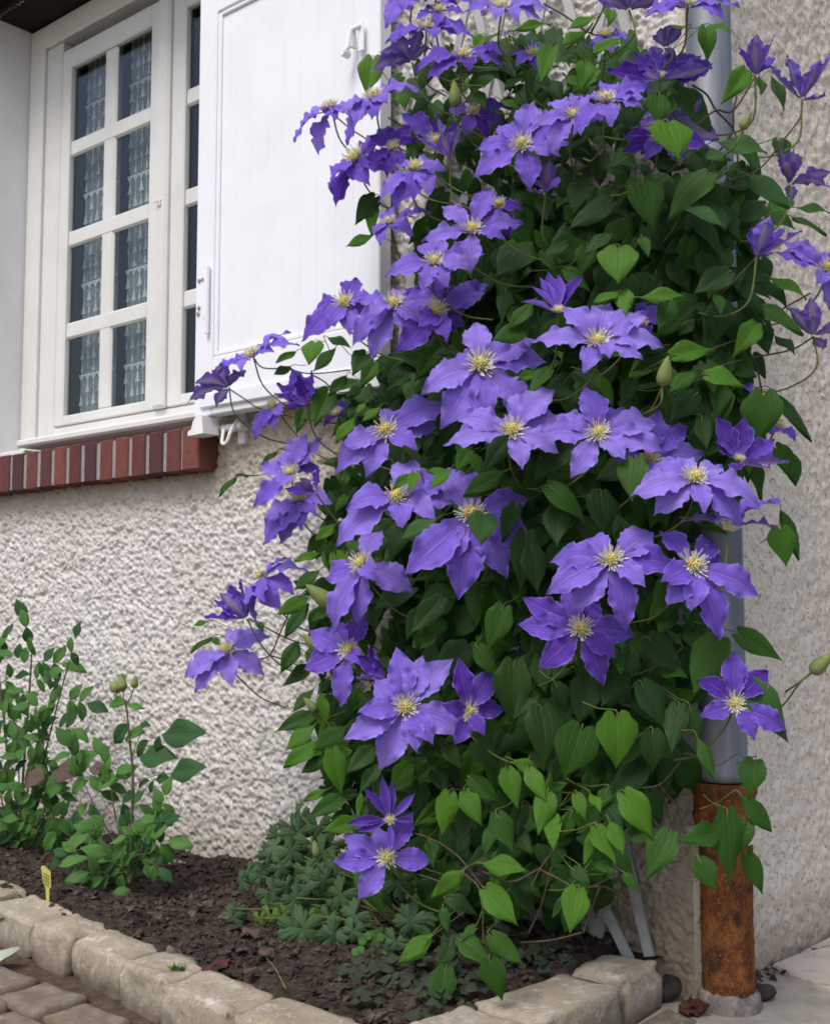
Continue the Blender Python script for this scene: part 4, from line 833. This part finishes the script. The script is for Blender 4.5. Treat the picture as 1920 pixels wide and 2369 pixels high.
for line in LV.strip().split('\n'):
    z, body = line.split('|')
    for it in body.split(';'):
        b, t, wr, tone, push = it.split(); rg = random.Random(n_leaf*13+5)
        B = pxy(z, tuple(map(float, b.split(',')))); T = pxy(z, tuple(map(float, t.split(',')))); o = surf(*B) - .045 + float(push)
        dy = T[1]-B[1]; dr = .012 + .03*rg.random()
        M = leaf3d(B, T, float(wr), int(tone), o, o + dr*(1 if dy > -20 else -.6), rg)
        _b = np.array([M[r_][3] for r_ in range(3)]); _x = unit(np.array([M[r_][0] for r_ in range(3)])); cx_ = core(B[1]+60); sg_ = 1 if cx_ > B[0] else -1
        e_ = _b - _x*.022 + CR*sg_*rg.uniform(.01, .045) - CT*rg.uniform(.04, .09) - UP*rg.uniform(-.01, .05); PETI.tube(spline([_b + _x*.002, _b - _x*.012, (_b+e_)/2 - _x*.002, e_], 3), .0009, 4, False)
        obj('leaf', LEAF[int(tone)][rg.choice([k for k in range(10) if (k % 4 != 3) == (float(wr) >= .6)])], clem, M); n_leaf += 1
# foliage behind them
POLY = [(p[0]*1.106, p[1]*1.106) for p in [(830,150),(950,90),(1150,60),(1300,50),(1420,130),(1460,250),(1560,320),(1650,420),(1610,520),(1560,600),(1600,690),(1530,760),(1490,850),(1470,1000),(1490,1150),(1480,1320),(1470,1500),(1420,1620),(1340,1690),(1250,1760),(1180,1850),(1050,1900),(900,1890),(790,1830),(740,1700),(680,1650),(650,1560),(640,1480),(660,1380),(630,1300),(670,1230),(690,1130),(660,1040),(710,930),(650,840),(720,790),(860,700),(960,620),(860,560),(880,480),(910,420),(850,330),(860,250)]]
def inside(x, y):
    r_ = False; j = len(POLY)-1
    for i in range(len(POLY)):
        (xi, yi), (xj, yj) = POLY[i], POLY[j]
        if (yi > y) != (yj > y) and x < (xj-xi)*(y-yi)/(yj-yi)+xi: r_ = not r_
        j = i
    return r_
rest_v, rest_f, rest_uv, rest_m = [], [], [], []; rg = random.Random(77); cand = []
while len(cand) < 2050:
    x, y = rg.uniform(700, 1830), rg.uniform(60, 2110)
    if not inside(x, y): continue
    if y < 420 and rg.random() < .30: continue
    if x > 1560 and rg.random() < .5: continue
    if y > 1950 and rg.random() < .35: continue
    s_ = surf(x, y); o = rg.uniform(.04, max(.06, s_-.115)); ang = rg.gauss(math.pi/2, .8); L = rg.uniform(48, 112)*(.68 if y < 480 or x < 900 else 1)
    tone = rg.choices([0, 1, 2, 3], [.50, .36, .06, .08])[0] if y < 1500 else rg.choices([0, 1, 2, 3], [.55, .33, .10, .02])[0]
    cand.append((o-s_, x, y, o, ang, L, tone, rg.uniform(.55, .95)))
for k in range(60):                                        # over the foot of the trellis
    x, y = rg.uniform(1180, 1470), rg.uniform(1850, 2110)
    if x > 1500 - (y-1850)*.45: continue
    cand.append((-.08, x, y, rg.uniform(.10, .24), rg.gauss(math.pi/2, .7), rg.uniform(45, 85), rg.choices([0, 1, 2], [.4, .45, .15])[0], rg.uniform(.6, .95)))
for k in range(110):                                       # in front of the downpipe
    x, y = rg.uniform(1590, 1745), rg.uniform(400, 1120); s_ = surf(x, y)
    cand.append((-.09, x, y, rg.uniform(.15, max(.17, s_-.05)), rg.gauss(math.pi/2, .7), rg.uniform(50, 95), rg.choices([0, 1], [.6, .4])[0], rg.uniform(.55, .9)))
cand.sort(reverse=True); n_more = max(0, 296-n_leaf)
for i, (_, x, y, o, ang, L, tone, wr) in enumerate(cand):
    t = (x+math.cos(ang)*L, y+math.sin(ang)*L); k = rg.randrange(10); M = leaf3d((x, y), t, wr, tone, o, o+rg.uniform(-.01, .04), rg)
    if i < n_more: obj('leaf', LEAF[tone][k], clem, M)
    else:
        Mn = np.array(M); g = LEAFG[k]; V = np.array(g[0])@Mn[:3, :3].T + Mn[:3, 3]; b = len(rest_v)
        rest_v += [tuple(p) for p in V]; rest_uv += g[1]; rest_f += [tuple(b+i_ for i_ in q) for q in g[2]]; rest_m += [tone]*len(g[2])
obj('foliage', mesh('foliage', rest_v, rest_f, LEAFM, True, rest_uv, rest_m), clem, None, {'kind': 'stuff'})
obj('leaf_stalks', mesh('leaf_stalks', PETI.v, PETI.f, M_GSTEM, True), clem, None, {'kind': 'stuff'})
# climbing stems
ST = """
7|370,1170 600,1290 720,1330 900,1380|.03;7|410,1430 500,1400 560,1270 650,1080 760,960|.0;7|500,1400 620,1440 760,1500|.0;b|958,612 1030,660 1100,700 1330,750 1480,760|.04;b|1060,482 1100,525 1200,530 1300,550 1465,535|.04;5|210,880 300,930 380,1010|.04
3|385,740 470,810 560,870 640,960|.02;3|700,735 790,790 870,840 980,900|.02;3|850,395 900,470 960,540 1060,600|.02;3|965,265 1010,340 1070,405 1180,520|.02;4|1562,640 1545,740 1440,880 1290,1060 1100,1130|.04;4|1265,480 1130,690 1020,690 900,780|.03;4|1150,600 1130,700 1120,830 1000,1000|.02
4|870,530 960,590 1020,690 1080,750 1140,830 1150,960|.02;4|1190,815 1160,900 1155,1040|.02;6|1270,150 1150,280 980,440|.03;6|1630,650 1490,730 1190,790 1000,850|.03;6|1610,375 1410,490 1200,640 900,760|.03;6|1210,710 1270,820 1310,1000|.03;6|685,955 650,1040 610,1110|.05
y|760,1140 950,1190 1130,1300 1300,1510|.05;y|760,1390 950,1440 1150,1519|.04;w|300,210 360,280 372,480|.08;w|590,190 670,230 745,275|.07;w|655,110 600,180 560,260|.06;w|640,180 600,330 550,440|.0;w|830,260 800,340 765,440|.0;w|745,275 850,260 950,330|.03;w|520,480 640,470 760,440|.0;w|370,200 480,240 590,190|.06
z|1460,270 1550,210 1625,145|.05;z|670,860 720,1020 765,1210|-.1;z|665,865 740,950 815,1020|-.1;z|560,880 680,850 800,710|.0;4|-60,20 80,100 220,200 330,230|.03;4|230,210 300,80 330,0|.03;4|80,300 170,240 250,140|.03
f|1330,2120 1300,1950 1270,1800 1290,1600 1250,1400 1300,1150 1270,900 1330,650 1300,400 1350,200|-.24;f|1300,2130 1340,1980 1380,1800 1330,1600 1380,1350 1350,1100 1420,850 1390,600 1450,350|-.22;f|1320,2140 1220,2000 1100,1850 1000,1700 900,1500|-.2;f|1250,1700 1100,1500 950,1350 800,1250|-.2;f|1290,1300 1150,1150 980,1050 800,950|-.2
"""
for line in ST.strip().split('\n'):
    for it in line.split(';'):
        z, pts, push = it.split('|'); Pp = [pxy(z, tuple(map(float, p.split(',')))) for p in pts.split()]; thick = float(push) < -.15
        add_stalk(clem, 'vine_stem', [at(x, y, max(.035, surf(x, y)-.05+float(push))) for x, y in Pp], .0045 if thick else .0019, .003 if thick else .0015, M_STEM)

# ------------------------------------------------------------------ small plants of the bed
def lobed_mesh(seed, mat, lobes=5):
    rg = random.Random(seed); n = 75; v = [(0, 0, 0)]; uv = [(.5, .5)]; fc = []; rings = (.35, .7, 1.0); cut = rg.uniform(.3, .42); ph = rg.uniform(0, 6)
    for q in rings:
        for k in range(n+1):
            a = -2.75 + 5.5*k/n; x_ = (a+2.75)/5.5*lobes; lob = abs(math.sin(x_*math.pi))**.55; tooth = abs(math.sin(x_*math.pi*3))**.8
            r_ = q*.5*(1 - q*q*(.46*(1-lob) + .20*(1-tooth)*lob))
            z = .05*q*q*math.sin(a*3+ph) - .16*q*q + .07*lob*q; v.append((r_*math.cos(a), r_*math.sin(a), z)); uv.append((.5+r_*math.cos(a), .5+r_*math.sin(a)))
    m_ = n+1
    for k in range(n): fc.append((0, 1+k, 2+k))
    for ri in range(2):
        for k in range(n): a = 1+ri*m_+k; fc.append((a, a+m_, a+m_+1, a+1))
    return mesh('leaf', v, fc, mat, True, uv)
GER = [lobed_mesh(k, M_GER) for k in range(6)]; GERY = [lobed_mesh(20+k, M_GERY) for k in range(3)]
gz = F(.52, .25, .06)
ger = thing('geranium', 'bushy hardy geranium with deeply lobed blue green leaves below the clematis', 'geranium', gz)
V6 = lambda x, y: (500+x*.288, 1750+y*.288)
GL = [(680,480,75),(600,560,65),(650,620,85),(500,640,60),(480,720,70),(440,800,70),(540,840,75),(520,900,60),(400,910,65),(360,950,55),(270,940,60),(200,1000,55),(680,830,80),(650,890,70),(560,960,75),(720,940,75),(760,1000,65),(860,920,85),(980,930,75),(860,1000,70),(850,1090,75),(440,1090,70),(430,1180,75),(640,1080,80),(640,1140,70),(750,1090,70),(1000,1110,85),(980,1180,70),(1110,1280,80),(130,1290,60),(170,1230,40),(440,1420,60),(350,1400,40),(540,1320,55),(740,1380,55),(660,1350,50),(920,1540,95),(930,1600,80),(650,1680,110),(700,1740,100),(620,1720,90),(1440,1490,70),(1600,1310,100),(1480,1000,90),(1560,1330,85),(930,700,70),(820,560,70),(760,700,80),(860,760,75),(1080,980,70),(600,760,75),(720,760,65),(560,1050,60),(780,1180,60),(700,1220,55),(900,1300,60),(1100,1400,60),(1300,1450,55),(560,700,70),(960,840,60)]
rg = random.Random(9); root = F(.50, .20, .055)
for i, (x, y, s_) in enumerate(GL):
    X = V6(x, y); u0 = .30 + rg.uniform(-.05, .05); p = at(*X, float(np.interp(y, [480, 900, 1400, 1750], [.14, .24, .30, .36])) + rg.uniform(-.03, .03))
    u_, w_ = fu(p); p[2] = max(p[2], soil_z(u_, w_)+.02); L = s_*3.7*.288*((p-O)@(-CT))/f_px
    N = unit(CR*rg.uniform(-.6, .4) + CU*rg.uniform(.35, 1.0) + CT*rg.uniform(.35, 1)); a = rg.uniform(3.6, 5.8); X3 = CR*math.cos(a) + CU*math.sin(a)
    yel = i in (31, 32, 33, 34, 35)
    obj('leaf', rg.choice(GERY if yel else GER), ger, frame(X3, N, L, L, L, p)); d_ = root + np.array([rg.uniform(-.05, .05), rg.uniform(-.05, .05), 0])
    if i < 42 and i % 2 == 0: add_stalk(ger, 'stem', [p, (p*.55+d_*.45)+UP*.02, d_], .0012, .0018, M_GSTEM)

ROSEL = []
for mi, m_ in enumerate((M_ROSE, M_ROSED, M_ROSEP)):
    ROSEL.append([mesh('leaf', g[0], g[2], m_, True, g[1]) for g in [leaf_mesh(60+k, False) for k in range(5)]])
def rose_plant(parent, specs, off, seed, dark=.3):
    """specs: stems as pixel polylines with leaf size; every stem carries compound leaves"""
    rg = random.Random(seed)
    for pts, size, n, r0 in specs:
        P3 = [at(x, y, off(x, y)) for x, y in pts]; size = size*1.8; C = spline(P3, 6); add_stalk(parent, 'stem', P3, r0, r0*.5, M_RSTEM)
        for k in range(n):
            q = C[min(len(C)-1, int((.22+.78*k/max(1, n-1))*(len(C)-1)))]; a = rg.uniform(-.5, .9) if k % 2 else math.pi-rg.uniform(-.5, .9)
            d = unit(CR*math.cos(a) + CU*math.sin(a) + CT*rg.uniform(-.5, .7)); L = size*rg.uniform(.75, 1.2)
            add_stalk(parent, 'leaf_stalk', [q, q+d*L*.7+UP*.004, q+d*L*1.3], .0009, .0006, M_GSTEM); side = unit(np.cross(d, CT)+.001)
            if k == n-1: d = unit(d*.35 + UP)
            for (s_, sg) in ((1.3, 0), (.95, 1), (.95, -1), (.5, 1), (.5, -1)):
                if rg.random() < .12: continue
                X = unit(d*(1 if sg == 0 else .45) + side*sg*.9 - UP*rg.uniform(.05, .45)); mi = 0 if rg.random() > dark else 1
                N = unit(CU*rg.uniform(.4, 1) + CT*rg.uniform(.3, 1) + CR*rg.uniform(-.4, .4)); l_ = L*(1.05 if sg == 0 else .85)
                obj('leaf', rg.choice(ROSEL[mi]), parent, frame(X, N, l_, l_*.55, l_, q + d*L*s_))
r1 = thing('rose_bush', 'taller leafy rose bush in the flower bed at the left edge', 'rose bush', at_ground(40, 1990, .06))
offl = lambda x, y: .25
rose_plant(r1, [([(40, 1985), (55, 1770), (68, 1600), (74, 1500)], .030, 11, .004), ([(40, 1985), (90, 1800), (125, 1660), (160, 1530)], .029, 10, .0035), ([(40, 1985), (20, 1780), (5, 1620), (-10, 1520)], .031, 10, .004), ([(60, 1980), (60, 1880), (75, 1760), (100, 1680)], .028, 6, .003), ([(30, 1985), (-10, 1900), (-40, 1780)], .03, 6, .003),
                 ([(45, 1985), (30, 1930), (10, 1880), (0, 1820)], .03, 6, .003), ([(50, 1985), (80, 1940), (100, 1890), (105, 1840)], .03, 6, .003), ([(40, 1985), (45, 1860), (40, 1700)], .03, 5, .003)], offl, 21, .35)
r2 = thing('rose_bush', 'small rose bush with one tall budded stem near the middle of the bed', 'rose bush', at_ground(300, 2050, .06))
offr = lambda x, y: float(np.interp(y, [1550, 2050], [.27, .33]))
rose_plant(r2, [([(300, 2045), (270, 1960), (225, 1880), (190, 1800)], .030, 5, .0025), ([(300, 2045), (280, 1950), (265, 1880), (255, 1810)], .030, 5, .0025), ([(300, 2045), (320, 1990), (345, 1940), (370, 1900)], .028, 4, .0025), ([(300, 2045), (255, 2010), (205, 1970), (150, 1940)], .028, 4, .002), ([(300, 2045), (290, 2000), (275, 1970), (240, 1950)], .028, 3, .002), ([(300, 2045), (310, 2000), (330, 1985), (350, 1975)], .026, 3, .002)], offr, 33, .25)
A = lambda x, y: at(x, y, offr(x, y))
TZ = lambda x, y: (x*.3687, 1380+y*.3687)
add_stalk(r2, 'stem', [A(*TZ(815, 1800)), A(*TZ(828, 1400)), A(*TZ(832, 1100)), A(*TZ(812, 900)), A(*TZ(800, 760)), A(*TZ(785, 650))], .0038, .0022, M_RSTEM)
for b, t, mi in [((1020,865),(1245,860),1),((1000,880),(975,985),1),((920,900),(840,1010),1),((880,1000),(1070,1005),1),((900,840),(760,880),0),((800,800),(690,930),1),((880,800),(935,810),1),((1070,1110),(1255,1075),1),((1055,1130),(960,1150),1),((930,1150),(850,1190),1),((960,1160),(930,1235),1),((820,1100),(720,1060),0),((1060,1090),(1040,1070),1),((800,1090),(800,1150),0),((1030,1410),(1120,1380),1),((960,1410),(1060,1350),1),((900,1480),(1080,1400),0),((730,1140),(560,1160),0),((540,1150),(420,1230),0),((410,1160),(240,1220),0),((420,1080),(580,1000),0),((330,1100),(480,1110),2),((280,1140),(120,1130),2),((350,1480),(250,1610),0),((530,1490),(390,1590),0),((760,1550),(700,1610),0),((980,1560),(900,1600),0),((560,1080),(660,1080),2)]:
    B, T = A(*TZ(*b)), A(*TZ(*t)); L = float(np.linalg.norm(T-B)); rg = random.Random(b[0]); N = unit(CU*rg.uniform(.4, .8)+CT+CR*rg.uniform(-.3, .3))
    obj('leaf', ROSEL[mi][b[0] % 5], r2, frame(T-B, N, L, L*.52, L, B))
for a, b in [((832,1000),(1020,865)),((828,1190),(1070,1110)),((830,1190),(730,1145)),((830,1000),(900,840)),((828,1480),(1030,1410))]: add_stalk(r2, 'leaf_stalk', [A(*TZ(*a)), (A(*TZ(*a))+A(*TZ(*b)))/2+UP*.006, A(*TZ(*b))], .0012, .0009, M_GSTEM)
for b, t in [((770,590),(755,490)),((745,590),(690,535)),((840,575),(852,495))]:
    B, T = A(*TZ(*b)), A(*TZ(*t)); L = float(np.linalg.norm(T-B)); bo = sub_empty('rose_bud', r2, B); obj('bud', BUD, bo, frame(T-B, CT, L, L*1.2, L*1.2, B)); add_stalk(bo, 'stalk', [A(*TZ(790, 690)), (A(*TZ(790, 690))*.4+B*.6)-UP*.004, B], .0016, .0014, M_GSTEM)
for b, t in [((790,670),(650,650)),((800,680),(885,690)),((775,600),(760,470)),((745,590),(680,530))]:
    B, T = A(*TZ(*b)), A(*TZ(*t)); L = float(np.linalg.norm(T-B)); obj('sepal', ROSEL[0][1], r2, frame(T-B, CT+CU*.5, L, L*.35, L, B))

# ------------------------------------------------------------------ small things lying about
lp = at_ground(110, 2086, .066); D_ = 1.0
tg = thing('plant_label', 'yellow plastic plant label stuck in the soil behind the stone edging', 'plant label', lp)
PT = lambda x, y: O + ray(x*.2765, 1980+y*.2765)*((lp-O)@np.array([0, ct, st]))/(np.array([0, ct, st])@ray(x*.2765, 1980+y*.2765))
th = CT*.0012
def plate(name, pts, mat, off):
    P = [PT(*p)+off for p in pts]; n = len(P); m = MB(); m.add([p+th for p in P]+[p-th for p in P], [tuple(range(n)), tuple(range(n, 2*n))[::-1]]+[(i, (i+1) % n, n+(i+1) % n, n+i) for i in range(n)]); m.build(name, mat, tg)
plate('tag', [(345, 95), (352, 86), (372, 88), (425, 140), (428, 262), (414, 282), (412, 385), (396, 400), (388, 375), (384, 275), (362, 232)], M_TAG, 0)
for k in range(4): plate('writing', [(362, 140+k*28), (412, 166+k*26), (412, 172+k*26), (362, 147+k*28)], M_INK, CT*.0022)
# dead leaves on the soil
DL = []
for k in range(4):
    g = leaf_mesh(200+k, False); v = [(x, y, z + .18*math.sin(x*5+k)*abs(y)*2 + .1*math.sin(y*9+k)) for x, y, z in g[0]]; DL.append((v, g[1], g[2]))
M_DEAD = m_simple('dead_leaf', (.045, .031, .026), (.19, .135, .105), 30, .8, .4, mid=(.095, .064, .051)); M_DEADR = m_simple('red_dead_leaf', (.05, .017, .018), (.10, .035, .034), 30, .7, .3)
rg = random.Random(5); DM = [mesh('dead_leaf', g[0], g[2], M_DEAD, True, g[1]) for g in DL]; DMR = mesh('dead_leaf', DL[1][0], DL[1][2], M_DEADR, True, DL[1][1])
def lay(px, py, L, me, lab, grp=None):
    p = at_ground(px, py, .07); u_, w_ = fu(p); p[2] = max(soil_z(u_, w_), .055)+.010; a = rg.uniform(0, 6.28)
    M = frame(np.array([math.cos(a), math.sin(a), rg.uniform(-.1, .25)]), UP+np.array([rg.uniform(-.4, .4), rg.uniform(-.5, .1), 0]), L, L, L, p); o = obj('dead_leaf', me, None, M); o['label'] = lab; o['category'] = 'dead leaf'
    if grp: o['group'] = grp
for i, (x, y, w_) in enumerate([(585,2232,'nearest the lobed leaf by the edging'),(560,2150,'left of the geranium stems'),(340,2110,'between the small rose and the edging'),(290,2100,'below the foot of the small rose'),(440,2112,'in the open middle of the bed'),(470,2085,'near the wall foot right of the small rose'),(392,2186,'against the edging stones behind the weed tuft'),(610,2205,'under the lowest geranium leaves'),(520,2120,'midway between small rose and geranium'),(200,2050,'behind the yellow plant label'),(560,2196,'right of the dark red fallen leaf'),(150,2048,'in front of the taller rose bush')]):
    lay(x, y, rg.uniform(.02, .036), DM[i % 4], 'curled brown dead leaf on the soil ' + w_, 'dead leaves on the soil')
lay(500, 2222, .045, DMR, 'dark red fallen leaf on the soil close behind the stone edging')
p = at_ground(262, 2066, .075); o = obj('sprout', ROSEL[0][2], None, frame(CR*.9+CU*.3, CT+CU, .035, .022, .035, p)); o['label'] = 'single bright green sprout leaf on soil left of small rose'; o['category'] = 'sprout'
# pale leaf at the left edge, weed on an edging stone, grass blade
p = at_ground(22, 2218, .012); o = obj('fallen_leaf', mesh('fallen_leaf', DL[2][0], DL[2][2], m_simple('pale_grey_green_leaf', (.22, .26, .18), (.42, .45, .36), 40, .7, .2), True, DL[2][1]), None, frame(-CR+UP*.05, UP, .07, .05, .07, p+CR*.02+UP*.012)); o['label'] = 'pale grey green leaf on the paving below the edging'; o['category'] = 'leaf'
p = at_ground(411, 2240, .066); m = MB(); rg = random.Random(8)
for k in range(26):
    d = unit(np.array([rg.gauss(0, .8), rg.gauss(0, .5), 1])); q = p + np.array([rg.uniform(-.012, .012), rg.uniform(-.006, .006), -.004]); m.tube([q, q+d*.006, q+d*rg.uniform(.009, .016)+np.array([d[0], d[1], -.3])*.003], [.0012, .001, .0003], 3, False)
o = m.build('weed', LEAFM[2]); o['label'] = 'tiny green weed tuft growing in a joint of the edging'; o['category'] = 'weed'
m = MB(); q0 = at_ground(662, 2290, .058); q1 = at(615, 2215, .50); m.tube(spline([q0, (q0+q1)/2+UP*.006, q1], 5), list(np.linspace(.0017, .0005, 11)), 4, False)
o = m.build('grass_blade', M_GSTEM); o['label'] = 'single green grass blade leaning over the bed edge'; o['category'] = 'grass blade'
# pale dried flower heads by the small rose
p = at_ground(402, 2001, .085); m = MB(); rg = random.Random(12)
for k in range(22):
    q = p + D1*rg.gauss(0, .016) + N1*rg.gauss(0, .008) + UP*rg.uniform(0, .012); v, fc = chip(q, rg.uniform(.004, .008), .3, rg); m.add(v, fc)
o = m.build('dried_flower', M_PALE); o['label'] = 'pale dried flower scraps on soil against the wall foot'; o['category'] = 'dried flower'
# yellow green seedling
p = at_ground(860, 2215, .06); sd_ = thing('seedling', 'small yellow green seedling in the dark soil under the clematis', 'seedling', p); rg = random.Random(14)
for k in range(12):
    q = p + CR*rg.uniform(-.03, .035) + UP*rg.uniform(.0, .04) + CT*rg.uniform(-.02, .02); a = rg.uniform(0, 6.28); obj('leaf', GERY[k % 3] if 0 else ROSEL[0][k % 5], sd_, frame(CR*math.cos(a)+CU*abs(math.sin(a))*.6, CT+CU*.5, .016, .014, .016, q))
m = MB(); m.tube([p, p+UP*.03], .001, 4); m.build('stem', M_GSTEM, sd_)
# low dark ground cover in the corner of the bed
v_, f_, uv_, rg = [], [], [], random.Random(15)
for k in range(300):
    u_ = rg.uniform(.17, .44); w_ = rg.uniform(.12, .50); q = F(u_, w_, soil_z(u_, w_)+rg.uniform(.006, .03)); a = rg.uniform(0, 6.28); l_ = rg.uniform(.012, .024)
    Mn = np.array(frame(CR*math.cos(a)+np.array([0, 1, 0])*math.sin(a), UP+CT*.5+CR*rg.uniform(-.5, .5), l_, l_*1.1, l_, q)); g = LEAFG[k % 10]; b = len(v_)
    v_ += [tuple(p) for p in np.array(g[0])@Mn[:3, :3].T + Mn[:3, 3]]; uv_ += g[1]; f_ += [tuple(b+i for i in q_) for q_ in g[2]]
obj('ground_cover', mesh('ground_cover', v_, f_, m_leaf('dusky_ground_cover', (.035, .045, .028), (.055, .07, .04), (.05, .08, .03), .8, .1), True, uv_), None, None, {'kind': 'stuff'})
# dark stones and a dry clump at the foot of the pipe
def pebble(pts, z1, name, mat, label, cat, seed):
    c = at_ground(*pts, 0); rg = np.random.default_rng(seed); m = MB(); n, k_ = 14, 8; v = []
    for i in range(k_+1):
        for j in range(n):
            th_ = math.pi*i/k_; ph = 2*math.pi*j/n; r_ = 1 + .16*math.sin(3*ph+seed)+.12*math.sin(2*th_+ph*2)
            v.append(c + np.array([z1[0]*r_*math.sin(th_)*math.cos(ph), z1[1]*r_*math.sin(th_)*math.sin(ph), z1[2]*(1+math.cos(th_))*.5*r_]) + rg.normal(0, z1[3], 3))
    m.add(v, [(i*n+j, i*n+(j+1) % n, (i+1)*n+(j+1) % n, (i+1)*n+j) for i in range(k_) for j in range(n)]); o = m.build(name, mat, None, z1[3] < .0015); o['label'] = label; o['category'] = cat
pebble((1540, 2318), (.026, .020, .038, .0008), 'rock', M_ROCK, 'dark angular rock between edging stone and house corner', 'rock', 1)
pebble((1760, 2318), (.024, .012, .026, .0008), 'rock', M_ROCK, 'dark wedge of stone right of the rusty pipe foot', 'rock', 2)
pebble((1600, 2352), (.022, .016, .024, .0026), 'dry_clump', M_CONE, 'dry brown flower clump on concrete before the pipe', 'dry clump', 3)
rg = random.Random(16); p0 = at_ground(1760, 2240, .01); m = MB()
for k in range(40):
    q = S(rg.uniform(.12, .55), rg.uniform(.01, .05), .008); m.add(*chip(q, rg.uniform(.004, .011), .35, rg))
m.build('leaf_litter', M_LITTER, tag={'kind': 'stuff'})
